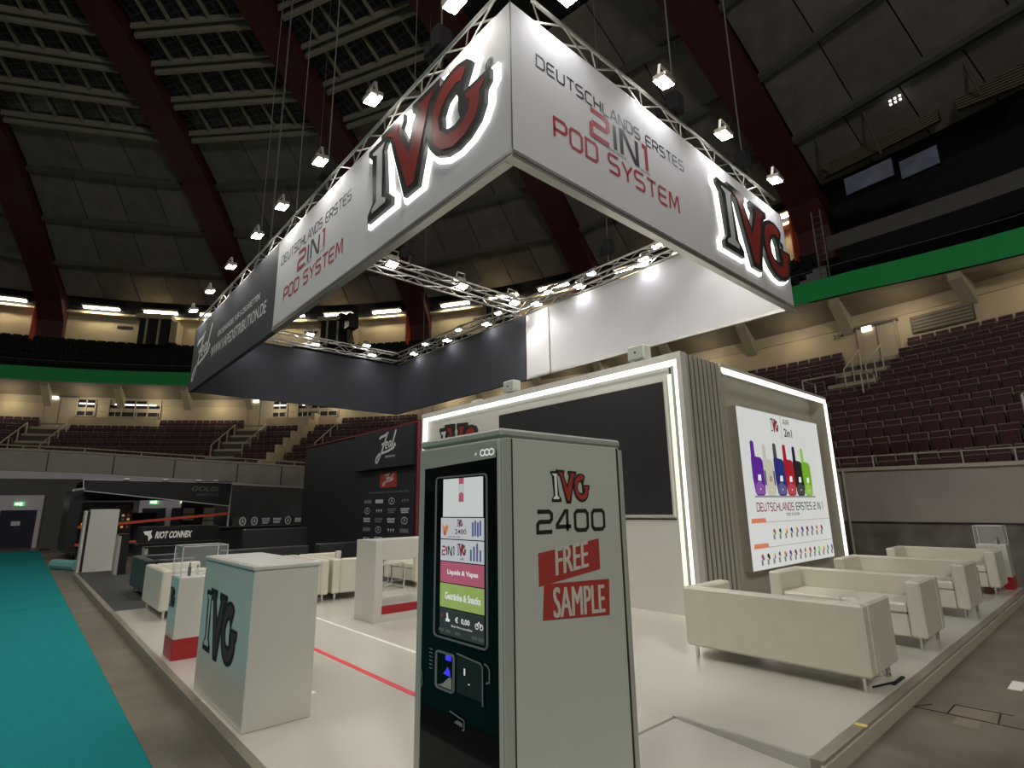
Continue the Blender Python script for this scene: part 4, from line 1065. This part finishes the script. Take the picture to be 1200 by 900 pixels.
for i, y in enumerate((4.3, 6.1, 8.0, 9.5, 11.6, 13.6, 15.6)):
    flood((9.86, y, 7.12), (-.25, 0, -1), 'upper lit flood lamp of the far truss, %s from its right end' % ordw[i], 10 * PW, (.78, .80, 1))
    flood((9.45, y + .1, 6.72), (-.12, 0, -1), 'lower lit flood lamp of the far truss, %s from its right end' % ordw[i], 24 * PW, (.78, .80, 1))
for i, x in enumerate((4.3, 6.3, 8.3)):
    flood((x, 17.0, 7.1), (0, -.25, -1), 'upper lit flood lamp at the far left end of the ring, %s from its left' % ordw[i], 10 * PW, (.78, .80, 1))
    flood((x + .1, 16.75, 6.72), (0, -.1, -1), 'lower lit flood lamp at the far left end of the ring, %s from its left' % ordw[i], 24 * PW, (.78, .80, 1))
for i, x in enumerate((5.6, 7.5, 9.2)):
    flood((x, 10.35, 7.1), (0, .3, -1), 'upper lit flood lamp of the cross truss, %s from its left' % ordw[i], 75 * PW)
    flood((x - .25, 9.9, 6.72), (0, -.3, -1), 'lower lit flood lamp of the cross truss, %s from its left' % ordw[i], 120 * PW)
# inner floods of the near trusses, shining down onto the stand
for i, y in enumerate((4.6, 6.4, 8.4, 12.0, 14.4)):
    flood((3.75, y, 6.72), (.42, 0, -1), 'flood lamp inside the left banner aimed at the platform, %s from the near corner' % ordw[i], 96 * PW)
for i, x in enumerate((4.6, 6.2, 7.8, 9.2)):
    flood((x, 3.95, 6.72), (0, .1, -1), 'flood lamp inside the right banner aimed at the platform, %s from the near corner' % ordw[i], 96 * PW)

# hoists and suspension wires
def hoist(p, label, top=20, big=True):
    e = empty('chain_hoist', p); tag(e, label, 'hoist')
    if big:
        MB().rbox(-.12, .12, -.10, .10, 0, .36, 'blacktex', .03).build('motor', e)
        MB().rbox(-.1, .1, .12, .3, .05, .25, 'blacktex', .03).build('chain_bag', e)
        MB().tube((0, 0, -.25), (0, 0, 0), .03, 'black').build('hook', e)
    MB().tube((0, 0, .3 if big else 0), (0, 0, top - p[2]), .012 if big else .01, 'purlin', 4).build('chain', e)
hoist((5.9, 10.1, 7.2), 'black chain hoist above the left part of the cross truss', 22.0)
hoist((9.5, 7.2, 7.25), 'black chain hoist above the far truss near the white inner banner', 22.0)
hoist((3.3, 8.6, 7.3), 'black chain hoist above the left banner, middle', 21.5)
hoist((3.3, 5.0, 7.3), 'black chain hoist above the left banner near the corner', 21.5)
hoist((6.6, 3.6, 7.25), 'black chain hoist above the middle of the right banner', 21.0)
hoist((8.8, 3.6, 7.25), 'black chain hoist above the right end of the right banner', 20.5)
for i, (x, y) in enumerate(((3.3, 11.6), (3.3, 10.1), (3.4, 12.8), (6.2, 17.0), (4.8, 17.0), (9.7, 15.5))):
    hoist((x, y, 7.0), 'thin suspension wire rising from the %s' % ('left truss above the dark banner', 'left truss at the joint of white and dark banner', 'left truss farther back', 'middle of the far end truss', 'left half of the far end truss', 'far truss near its corner')[i], 21, False)

# ================================================================ VENDING MACHINE
vm = empty('vending_machine', (0, 0, 0)); tag(vm, 'grey-green vending machine with black glass door in the foreground', 'vending machine')
vx0, vx1, vy0, vy1, vz = 1.70, 2.64, 2.0, 2.715, 1.88
MB().rbox(vx0 + .03, vx1 - .012, vy0, vy1, .1, vz - .045, 'machwhite', .006).build('cabinet', vm)
MB().rbox(vx0 - .0, vx1, vy0 - .004, vy1 + .01, vz - .045, vz, 'frame', .012).build('top_cap', vm)
MB().rbox(vx0 - .012, vx0 + .03, vy0 + .0, vy1, .12, vz - .05, 'frame', .012).build('door_frame', vm)
MB().box(vx0 + .062, vx0 + .072, vy0 - .006, vy0, .1, vz - .05, 'grout').build('side_groove', vm)
MB().rbox(vx0 + .0, vx0 + .06, vy0 - .012, vy0 + .0, .1, vz - .05, 'frame', .004).build('side_strip', vm)
MB().rbox(vx1 - .035, vx1 + .0, vy0 - .012, vy0 + .0, .1, vz - .06, 'frame', .004).build('side_strip', vm)
MB().box(vx1 - .045, vx1 - .037, vy0 - .006, vy0, .1, vz - .05, 'grout').build('side_groove', vm)
fd = frame((vx0 - .012, vy1, 0), (0, -1, 0), (0, 0, 1), (-1, 0, 0))     # u from the left edge, v is height
mb = MB(); mb.poly([[(.075, .13), (.70, .13), (.70, 1.765), (.68, 1.785), (.10, 1.785), (.075, 1.76)]], fd, 0, .006, 'glassblack'); dg_ = mb.build('glass_door', vm)
mb = MB(); mb.poly([[(.075, 1.715), (.70, 1.735), (.70, 1.785), (.10, 1.785), (.075, 1.765)]], fd, .006, .008, 'frame'); mb.build('header_strip', vm)
mb = MB()
for u in (.60, .635, .67):
    n = 12; mb.stroke([(u + .018 * cos(2 * pi * i / n), 1.765 + .015 * sin(2 * pi * i / n)) for i in range(n)], .007, fd, .0095, 'scrtext', True)  # emblem is no lamp, glowing screen colour added to brighten it
mb.stroke([(.54, 1.758), (.55, 1.768)], .008, fd, .0095, 'scrtext'); mb.build('emblem', vm)
def rr_(u0, u1, v0, v1, r, n=3):
    P = []
    for cx, cy, a0 in ((u1 - r, v1 - r, 0), (u0 + r, v1 - r, pi / 2), (u0 + r, v0 + r, pi), (u1 - r, v0 + r, 3 * pi / 2)):
        for i in range(n + 1): P.append((cx + r * cos(a0 + pi / 2 * i / n), cy + r * sin(a0 + pi / 2 * i / n)))
    return P
sc = MB(); sc.poly([rr_(.19, .635, .86, 1.665, .025), rr_(.198, .627, .868, 1.657, .02)[::-1]], fd, .004, .012, 'bezel'); sc = sc.build('screen_bezel', vm)
sp_ = MB()
U0, U1 = .262, .60
sp_.poly([[(U0, 1.455), (U1, 1.455), (U1, 1.65), (U0, 1.65)]], fd, .006, .009, 'scrw')
sp_.poly([[(.40, 1.53), (.45, 1.53), (.45, 1.65), (.40, 1.65)]], fd, .009, .0095, 'scrw2'); sp_.poly([[(.405, 1.53), (.445, 1.53), (.445, 1.57), (.425, 1.58), (.405, 1.57)]], fd, .0095, .01, 'scrpink'); sp_.poly([[(.405, 1.62), (.445, 1.62), (.445, 1.65), (.405, 1.65)]], fd, .0095, .01, 'scrpink')
W0, W1 = .245, .607
sp_.poly([[(W0, 1.345), (W1, 1.345), (W1, 1.45), (W0, 1.45)]], fd, .006, .009, 'scrw2')
sp_.poly([[(W0, 1.235), (W1, 1.235), (W1, 1.34), (W0, 1.34)]], fd, .006, .009, 'scrw2')
sp_.poly([[(W0, 1.13), (W1, 1.13), (W1, 1.23), (W0, 1.23)]], fd, .006, .009, 'scrpink')
sp_.poly([[(W0, 1.01), (W1, 1.01), (W1, 1.125), (W0, 1.125)]], fd, .006, .009, 'scrgreen')
sp_.poly([[(W0, .88), (W1, .88), (W1, 1.005), (W0, 1.005)]], fd, .006, .009, 'scrdark')
d_ = .0105
text(sp_, '2400', fd, .375, .47, 1.37, 1.395, d_, 'scrink', bold=.01)
techno(sp_, '2IN1', fd, .262, .37, 1.265, 1.305, d_, ['scrred', 'scrink', 'scrink', 'scrink'], .2); text(sp_, 'AIR', fd, .42, .45, 1.245, 1.258, d_, 'scrink')
text(sp_, 'Liquids & Vapes', fd, .31, .565, 1.165, 1.195, d_, 'scrtext', bold=.03)
text(sp_, 'Getränke & Snacks', fd, .29, .585, 1.05, 1.085, d_, 'scrtext', bold=.03)
text(sp_, '€  0,00', fd, .38, .50, .945, .975, d_, 'scrtext', bold=.02)
text(sp_, 'Bitte Ware auswählen', fd, .35, .52, .925, .935, d_, 'scrtext')
for u in (.26, .32, .40, .535, .585): sp_.poly([rr_(u - .022, u + .022, .893, .908, .004)], fd, .009, .0095, 'bezel')
sp_.poly([[(.30, .945), (.33, .945), (.335, .955), (.32, .96), (.316, .985), (.306, .985), (.308, .96), (.30, .958)]], fd, .009, .0105, 'scrtext')
for u in (.555, .59):
    n = 8; sp_.stroke([(u + .012 * cos(2 * pi * i / n), .955 + .012 * sin(2 * pi * i / n)) for i in range(n)], .004, fd, d_, 'scrtext', True)
sp_.stroke([(.555, .955), (.57, .975), (.59, .955)], .005, fd, d_, 'scrtext')
sp_.stroke([(.262, .965), (.272, .972), (.262, .979)], .006, fd, d_, 'scrred')
for i in range(4):
    sp_.poly([rr_(.515 + .02 * i, .529 + .02 * i, 1.36 + .005 * (i % 2), 1.43 + .008 * (i % 2), .005)], fd, .009, .0095, 'scrblue')
    sp_.poly([rr_(.50 + .025 * i, .514 + .025 * i, 1.245, 1.30 + .015 * (i % 3), .005)], fd, .009, .0095, 'scrblue')
sp_.poly([[(.255, 1.42), (.28, 1.40), (.30, 1.42), (.315, 1.40), (.29, 1.36), (.27, 1.365), (.265, 1.39)]], fd, .009, .0095, 'scrorange'); sp_.poly([[(.27, 1.39), (.29, 1.38), (.285, 1.36), (.272, 1.362)]], fd, .0095, .01, 'scrpink')
text(sp_, 'Geschmack erleben', fd, .31, .42, 1.352, 1.362, d_, 'scrred')
so = sp_.build('screen', vm)
logo(so, fd, .385, 1.40, .04, depth=0, name='screen_logo', ks=('scrw2', 'scrred', 'scrink')) if 0 else None
def mini_logo(parent, fr, u, v, h, base, ks, sx=1.0):
    g = lambda a, b, c=0.0: fr(a, b, c + base)
    return logo(parent, g, u, v, h, name='printed_logo', ks=ks, sx=sx)
for u, v, h in ((.39, 1.405, .038), (.392, 1.265, .06)):
    mb = MB()
    for i, (o_, hl, inn) in enumerate(((LI_o, None, LI_i), (LV_o, None, LV_i), (LG_o, LG_h, LG_i))):
        g = lambda a, b, c=0.0: fd(u + a * h, v + b * h, c)
        mb.poly([o_] + ([hl] if hl else []), g, .0095 + .0004 * i, .0095 + .0004 * i, 'scrink'); mb.poly([inn], g, .0097 + .0004 * i, .0097 + .0004 * i, 'scrred' if i else 'scrw2')
    mb.build('screen_logo', vm)
# payment modules
mb = MB(); mb.poly([rr_(.215, .375, .625, .80, .02), rr_(.223, .367, .633, .792, .016)[::-1]], fd, .004, .014, 'bezel'); r1 = mb.build('reader_frame', vm)
mb = MB(); mb.poly([[(.30, .765), (.345, .765), (.345, .79), (.30, .79)]], fd, .006, .009, 'bluelight'); mb.poly([[(.28, .70), (.34, .695), (.335, .72), (.315, .735), (.30, .715)]], fd, .006, .009, 'bluelight'); mb.build('reader_light', r1)
mb = MB(); mb.poly([[(.235, .64), (.35, .64), (.35, .69), (.33, .69), (.28, .655)]], fd, .006, .01, 'frame'); mb.build('reader_plate', r1)
mb = MB(); mb.stroke([(.40, .812), (.585, .80), (.60, .785), (.60, .625)], .009, fd, .013, 'bezel'); tm = mb.build('terminal_frame', vm)
mb = MB(); mb.poly([rr_(.395, .59, .64, .80, .01)], fd, .006, .008, 'black'); mb.poly([[(.452, .725), (.462, .725), (.462, .755), (.452, .755)]], fd, .008, .0085, 'scrtext'); mb.poly([[(.487, .69), (.497, .69), (.497, .695), (.487, .695)]], fd, .008, .0085, 'scrtext'); mb.build('terminal_face', tm)
mb = MB(); mb.stroke([(.612, .805), (.635, .80), (.65, .785), (.65, .735), (.625, .725)], .008, fd, .013, 'bezel'); mb.build('coin_slot_frame', vm)
mb = MB(); mb.stroke([(.345, .548), (.455, .535), (.462, .53), (.462, .495), (.445, .49)], .007, fd, .013, 'bezel'); mb.poly([[(.375, .505), (.44, .50), (.44, .515), (.40, .52)]], fd, .006, .009, 'bezel'); mb.build('return_slot', vm)
mb = MB()
for i in range(6): mb.poly([[(.15, .70 + .018 * i), (.18, .70 + .018 * i), (.18, .705 + .018 * i), (.15, .705 + .018 * i)]], fd, .006, .007, 'bezel')
mb.build('speaker_grille', vm)
mb = MB(); mb.stroke([(.088, .60), (.095, .62), (.088, .68)], .008, fd, .011, 'bezel'); mb.build('lock', vm)
# side graphics
fs_ = frame((vx0, vy0, 0), (1, 0, 0), (0, 0, 1), (0, -1, 0))
logo(vm, fs_, .335, 1.515, .175, name='printed_logo', sx=1.36, ks=('whiteline', 'redvinyl', 'inkgreen'))
mb = MB(); techno(mb, '2400', fs_, .235, .765, 1.375, 1.475, .002, 'inkgreen', .2); mb.build('lettering', vm)
mb = MB(); mb.poly([[(.235, 1.12), (.70, 1.165), (.70, 1.325), (.235, 1.275)]], fs_, 0, .0015, 'redvinyl'); mb.build('red_label', vm)
mb = MB(); mb.poly([[(.27, 1.135), (.285, 1.128), (.77, 1.108), (.76, .925), (.255, .965)]], fs_, .0015, .003, 'redvinyl'); mb.build('red_label', vm)

def sheared(fr, u0, v0, k): return lambda a, b, c=0.0: fr(a, b + (a - u0) * k, c)
M['cream_ink'] = mat('cream_vinyl', (0.62, 0.60, 0.52), .5)
mb = Split(); mf = mb.sub(); msm = mb.sub()
for i, du in enumerate((-.004, 0, .004)):
    text(mf, 'FREE', sheared(fs_, .34, 1.15, .095), .355 + du, .60 + du, 1.16, 1.292, .0035 + .0003 * i, 'cream_ink'); text(msm, 'SAMPLE', sheared(fs_, .33, .98, -.06), .33 + du, .72 + du, .965, 1.108, .0045 + .0003 * i, 'cream_ink')
mb.build('lettering', vm)

# ---- IVG counter
ct = empty('counter', (0, 0, 0)); tag(ct, 'white counter with dark IVG logo on its end facing the teal carpet', 'counter')
MB().rbox(1.25, 1.70, 4.07, 5.38, .1, 1.10, 'whitegloss', .006).build('body', ct)
MB().rbox(1.24, 1.71, 4.06, 5.39, 1.10, 1.13, 'white', .006).build('top_frame', ct)
M['floodlit_white'] = mat('floodlit_top_white', (.92, .92, .90), .25)  # floodlight on the tops put into a brighter white, no glow
MB().box(1.27, 1.68, 4.09, 5.36, 1.13, 1.134, 'floodlit_white').build('brightened_top', ct)
fc = frame((1.25, 5.38, 0), (0, -1, 0), (0, 0, 1), (-1, 0, 0))
M['vin1'] = mat('logo_plum', (.07, .04, .045), .6, spec=.2); M['vin2'] = mat('logo_slate', (.015, .02, .02), .6, spec=.2); M['vin3'] = mat('logo_clear', (.45, .50, .48), .3)
logo(ct, fc, .14, .40, .50, name='printed_logo', sx=1.42, ks=('vin3', 'vin1', 'vin2'))

# ---- display pedestals
def pedestal(p, w_, dpt, h, case, label, red=True, logo_=True, lit=1.5):
    e = empty('display_pedestal', p); tag(e, label, 'pedestal')
    MB().rbox(0, w_, 0, dpt, .19, h, 'whitegloss', .004).build('body', e)
    MB().rbox(-.002, w_ + .002, -.002, dpt + .002, 0, .19, 'redbase', .004).build('red_base', e)
    MB().box(.01, w_ - .01, .01, dpt - .01, h, h + .006, 'floodlit_white').build('brightened_plate', e)  # plate in the same brightened white, floodlight put into its colour
    if logo_:
        f = frame((0, dpt, 0), (0, -1, 0), (0, 0, 1), (-1, 0, 0)); logo(e, f, .03, h - .30, .20, name='printed_logo', ks=('vin3', 'vin2', 'vin2'))
    c = empty('acrylic_case', (p[0], p[1], p[2] + h + .006)); tag(c, 'clear acrylic showcase on the ' + case, 'showcase')
    t = .006; H = .29
    for bx in ((0, t, 0, dpt, 0, H), (w_ - t, w_, 0, dpt, 0, H), (t, w_ - t, 0, t, 0, H), (t, w_ - t, dpt - t, dpt, 0, H), (0, w_, 0, dpt, H, H + t)): MB().box(*bx, 'acrylic').build('pane', c)
    q = MB()
    for x in (0, w_ - .008):
        for y in (0, dpt - .008): q.box(x, x + .008, y, y + .008, 0, H, 'acredge')
    for z in (H - .002,):
        q.box(0, w_, 0, .008, z, z + .01, 'acredge').box(0, w_, dpt - .008, dpt, z, z + .01, 'acredge').box(0, .008, 0, dpt, z, z + .01, 'acredge').box(w_ - .008, w_, 0, dpt, z, z + .01, 'acredge')
    q.build('case_edge', c)
    for i, (x, y, hh, k, nm) in enumerate(((.10, .10, .13, 'black', 'slim black'), (.18, .14, .10, 'white', 'white'), (.30, .12, .09, 'black', 'short black'), (.36, .2, .11, 'bezel', 'grey'))):
        if x > w_ - .04: continue
        d = empty('vape_device', (p[0] + x, p[1] + y, p[2] + h + .006)); tag(d, nm + ' vape device standing in the showcase on the ' + case, 'device')
        MB().rbox(-.014, .014, -.01, .01, 0, hh * .7, k, .004).build('body', d); MB().rbox(-.006, .006, -.005, .005, hh * .7, hh, 'black', .002).build('mouthpiece', d)
pedestal((1.27, 6.43, .1), .42, .38, .76, 'pedestal behind the IVG counter', 'narrow white display pedestal with red base behind the IVG counter')
pedestal((11.95, 1.53, .1), .34, .38, .68, 'pedestal beyond the last sofa', 'white display pedestal with red base beyond the last sofa', logo_=False)

# ---- sofas
def sofa(p, rz_, L, D, label, black=False, H=.63, seatvis=True):
    """open side towards local -y; width along x; origin at the centre of the base"""
    e = empty('sofa', p, rz_); tag(e, label, 'sofa', 'white lounge sofas' if not black else None)
    k = 'blackleather' if black else 'leather'; a = .13; lg = .11; h = L / 2; d = D / 2
    MB().rbox(-h, h, d - a, d, lg, H, k, .018).build('backrest', e)
    for s in (-1, 1):
        x0, x1 = (-h, -h + a) if s < 0 else (h - a, h)
        MB().rbox(x0, x1, -d, d - a - .002, lg, H, k, .018).build('armrest', e)
    MB().rbox(-h + a + .002, h - a - .002, -d + .03, d - a - .002, lg, .32, k, .01).build('seat_base', e)
    w2 = (2 * h - 2 * a - .01) / 2
    for i in range(2): MB().rbox(-h + a + .004 + i * (w2 + .002), -h + a + .004 + i * (w2 + .002) + w2, -d + .015, d - a - .004, .322, .42, k, .02).build('seat_cushion', e)
    for sx in (-1, 1):
        for sy in (-1, 1): MB().tube((sx * (h - .07), sy * (d - .07), 0), (sx * (h - .07), sy * (d - .07), lg + .005), .018, 'chrome', 10).build('leg', e)
    return e
FZ = .1
sofa((5.23, 2.295, FZ), -pi / 2 + pi, 1.53, .70, 'nearest white sofa, its back turned to the camera')
sofa((6.98, 2.27, FZ), -pi / 2, 1.45, .74, 'white sofa just behind the nearest one, facing the camera')
sofa((9.08, 2.27, FZ), -pi / 2, 1.45, .80, 'third white sofa along the right edge of the platform')
sofa((11.42, 2.27, FZ), -pi / 2, 1.40, .72, 'farthest white sofa of the right row, beside the small pedestal')
sofa((1.90, 9.52, FZ), pi / 2, 1.38, .72, 'white sofa behind the narrow pedestal on the left')
sofa((3.40, 9.38, FZ), -pi / 2, 1.5, .74, 'left one of two white sofas back to back behind the IVG counter')
sofa((4.20, 9.38, FZ), pi / 2, 1.5, .74, 'right one of two white sofas back to back behind the IVG counter')
sofa((5.86, 9.45, FZ), -pi / 2, 1.2, .74, 'white sofa against the booth wall seen through the reception counter')
sofa((2.02, 11.75, FZ), pi / 2, 1.5, .72, 'black sofa behind the leftmost white sofa', True)
def chrome_table(p, w_, h, label):
    e = empty('side_table', p); tag(e, label, 'table'); t = .022
    MB().box(-w_ / 2, w_ / 2, -w_ / 2, w_ / 2, h - .012, h, 'whitegloss').build('table_top', e)
    for x in (-w_ / 2, w_ / 2 - t):
        for y in (-w_ / 2, w_ / 2 - t): MB().box(x, x + t, y, y + t, 0, h - .012, 'chrome').build('leg', e)
    for y in (-w_ / 2, w_ / 2 - t):
        MB().box(-w_ / 2 + t, w_ / 2 - t, y, y + t, 0, t, 'chrome').build('foot_rail', e); MB().box(-w_ / 2 + t, w_ / 2 - t, y, y + t, h - .012 - t, h - .012, 'chrome').build('top_rail', e)
    for x in (-w_ / 2, w_ / 2 - t): MB().box(x, x + t, -w_ / 2 + t, w_ / 2 - t, 0, t, 'chrome').build('foot_rail', e)
chrome_table((5.10, 9.2, FZ), .46, .46, 'chrome framed side table seen through the reception counter')
chrome_table((6.07, 1.90, FZ), .36, .46, 'chrome framed side table between the two nearest right sofas')
chrome_table((10.5, 1.95, FZ), .42, .48, 'chrome framed side table beside the farthest right sofa')
mb = MB(); mb.rbox(5.28, 5.56, 1.50, 1.53, .1, .112, 'rubber', .004); mb.tube((5.1, 1.6, .108), (5.35, 1.52, .108), .008, 'rubber'); tag(mb.build('cable'), 'short black cable on the platform edge under the nearest sofa', 'cable')
mb = MB(); mb.rbox(4.02, 4.10, 8.95, 9.03, .731, .83, 'white', .006); tag(mb.build('cup'), 'small white box on the sofa back behind the IVG counter', 'box')

# ---- reception counter with opening
rc = empty('reception_counter'); tag(rc, 'white reception counter with a see-through opening and red stripe', 'counter')
x0, x1, y0, y1 = 3.49, 4.95, 6.60, 7.15
MB().rbox(x0, x0 + .11, y0, y1, .1, 1.1, 'white', .004).build('side_panel', rc)
MB().rbox(x1 - .11, x1, y0, y1, .1, 1.1, 'white', .004).build('side_panel', rc)
MB().box(x0 + .11, x1 - .11, y0, y1, .86, 1.1, 'white').build('top_box', rc)
MB().box(x0 + .11, x1 - .11, y0 + .03, y1, .1, .30, 'white').build('plinth', rc)
MB().box(x0 + .11, x1 - .11, y0, y0 + .03, .1, .19, 'white').build('plinth_front', rc)
MB().box(x0 + .11, x1 - .11, y0 + .01, y0 + .03, .19, .29, 'redbase').build('red_stripe', rc)

# ---- dark furniture and stands farther back
bc = empty('bar_counter'); tag(bc, 'long black bar counter with white badge prints against the arena wall', 'counter')
MB().box(4.6, 7.4, 18.6, 19.2, 0, 1.0, 'black').build('body', bc); MB().box(4.5, 7.5, 18.5, 19.3, 1.0, 1.04, 'black').build('top', bc)
MB().box(5.1, 7.5, 19.25, 19.3, 1.04, 1.32, 'zeal').build('sign_board', bc)
f = frame((5.1, 19.25, 1.04), (1, 0, 0), (0, 0, 1), (0, -1, 0))
mb = Split()
for i in range(6): badge(mb, f, .3 + .36 * i, .14, .26, .2, (2, 7, 5, 1, 12, 6)[i], 'whiteprint')
mb.build('printed_badges', bc)
rc2 = empty('bar_counter'); tag(rc2, 'black bar counter with slanted white RIOT CONNEX lettering', 'counter')
MB().box(2.5, 4.4, 18.0, 18.6, 0, 1.12, 'black').build('body', rc2); MB().box(2.4, 4.5, 17.95, 18.65, 0.66, .70, 'blackleather').build('rail', rc2)
f = frame((2.5, 18.0, .72), (1, 0, 0), (0, 0, 1), (0, -1, 0))
mb = MB(); text(mb, 'RIOT CONNEX', f, .34, 1.24, .08, .27, .004, 'whiteline', bold=.04, shear=.25); mb.poly([[(.06, .28), (.26, .30), (.24, .22), (.28, .12), (.20, .02), (.18, .16), (.1, .2)]], f, 0, .004, 'whiteline'); mb.build('lettering', rc2)
for (x, y, h, nm) in ((1.86, 16.0, .88, 'slim black post counter beside the white cabinet'), (2.3, 15.2, .60, 'wide black counter with pale end left of the black sofas')):
    e = empty('black_counter', (x, y, .1)); tag(e, nm, 'counter')
    w_ = .16 if x < 2 else 1.6
    MB().box(0, w_, 0, .4, 0, h, 'black').build('body', e); MB().box(-.06, 0, 0, .4, 0, h, 'frame').build('end_panel', e)
    MB().box(-.06, w_, -.02, .42, h, h + .03, 'black').build('top', e)
for (x0_, x1_, y_, h, nm) in ((3.2, 5.0, 12.6, .62, 'long low black lounge seat behind the white sofas, left part'), (5.1, 6.4, 12.3, .66, 'low black lounge seat before the dark booth wall'), (4.3, 5.9, 15.0, .95, 'black high table block near the dark booth wall')):
    e = empty('lounge_block', (x0_, y_, .1)); tag(e, nm, 'seat'); L = x1_ - x0_
    MB().rbox(0, L, 0, .25, .08, h, 'blackleather', .02).build('backrest', e); MB().rbox(0, L, .25, .8, .08, .40, 'blackleather', .02).build('seat', e)
    for sx in (.06, L - .06):
        for sy in (.06, .74): MB().tube((sx, sy, 0), (sx, sy, .09), .02, 'chrome').build('leg', e)
wc = empty('white_cabinet', (1.30, 17.9, 0)); tag(wc, 'tall plain white cabinet at the far end of the charcoal platform', 'cabinet')
MB().rbox(.05, .66, 0, .4, .0, 1.60, 'white', .01).build('body', wc); MB().rbox(-.06, .0, .05, .5, .0, 1.57, 'white', .01).build('loose_panel', wc); MB().box(.0, .05, .03, .4, .05, 1.55, 'blackmatte').build('gap', wc)

# black stand with glass front
gs = empty('exhibition_stand'); tag(gs, 'black exhibition stand with GOLISI header at the far left wall', 'stand')
f = frame((0, 24, 0), (1, 0, 0), (0, 0, 1), (0, -1, 0))
mb = MB(); mb.poly([[(1.52, 2.27), (6.18, 1.71), (6.21, 2.61), (1.47, 2.65)]], f, -.1, 0, 'black'); hd = mb.build('header', gs)
mb = MB()
for P_ in ([(1.47, 2.65), (6.21, 2.61)], [(1.52, 2.27), (6.18, 1.71)], [(1.47, 2.65), (1.52, 2.27)]): mb.stroke(P_, .03, f, .01, 'acredge')
mb.build('header_trim', gs)
mb = Split(); text(mb, 'GOLISI', f, 4.8, 5.75, 2.28, 2.47, .012, 'bezel', bold=.02, shear=.25); text(mb, 'ABEDO Q', f, 4.98, 5.75, 2.08, 2.20, .012, 'bezel', bold=.0); mb.build('lettering', hd)
for x in (1.5, 6.17):
    for y in (24, 27.5): MB().box(x, x + .05, y, y + .05, 0, 2.62, 'acredge' if x > 5 and y < 25 else 'black').build('post', gs)
MB().box(1.2, 1.5, 23.9, 27.5, .25, 2.3, 'black').build('side_wall', gs)
MB().box(1.5, 6.2, 27.5, 27.6, 2.0, 2.62, 'black').build('rear_header', gs); MB().box(1.5, 6.2, 24, 27.6, 2.63, 2.66, 'black').build('roof', gs)
MB().box(1.6, 3.2, 25.5, 25.7, .2, 1.9, 'black').build('showcase_wall', gs)
f5 = frame((1.6, 25.5, .2), (1, 0, 0), (0, 0, 1), (0, -1, 0))
mb = Split()
text(mb, 'GOLISI', f5, 1.05, 1.5, 1.5, 1.58, .01, 'greyprint', bold=.02)
for j in range(4):
    for i in range(9): mb.sub().poly([[(.08 + .17 * i, .75 + .14 * j), (.17 + .17 * i, .75 + .14 * j), (.16 + .17 * i, .83 + .14 * j), (.09 + .17 * i, .83 + .14 * j)]], f5, 0, .01, ('greyprint', 'scrorange', 'redvinyl')[(i + j) % 3])
mb.build('printed_products', gs)
MB().box(3.2, 4.3, 27.45, 27.5, .1, 1.5, 'door').build('rear_panel', gs)
MB().box(5.0, 6.2, 26.5, 26.6, .2, 2.0, 'black').build('rear_panel', gs)
for j in range(4):
    for i, x in enumerate((5.0, 5.75)):
        if i == 0 and j < 2: continue
        MB().box(x + .05, x + .45, 26.3, 26.4, .62 + .27 * j, .85 + .27 * j, 'machwhite').build('shelf_box', gs)
for z0_, z1_ in ((1.0, 1.38), (.42, .50)):
    mb = MB(); mb.add([(1.5, 23.97, z0_), (6.2, 23.97, z1_), (6.2, 23.97, z1_ + .09), (1.5, 23.97, z0_ + .09), (1.5, 24.0, z0_), (6.2, 24.0, z1_), (6.2, 24.0, z1_ + .09), (1.5, 24.0, z0_ + .09)], [(0, 1, 2, 3), (7, 6, 5, 4), (3, 2, 6, 7), (0, 4, 5, 1)], 'orange'); mb.build('light_strip', gs)
MB().box(1.5, 6.2, 24.0, 27.5, 0, .12, 'black').build('floor', gs)
for i, x in enumerate((2.6, 3.8, 4.9, 5.5)): MB().box(x, x + .16, 23.85, 24.0, 2.66, 2.72, 'whiteline').build('header_lamp', gs)
mb = MB(); mb.tube((1.2, 23.2, 2.25), (1.5, 23.6, 2.32), .04, 'acredge'); mb.build('arm_lamp', gs)
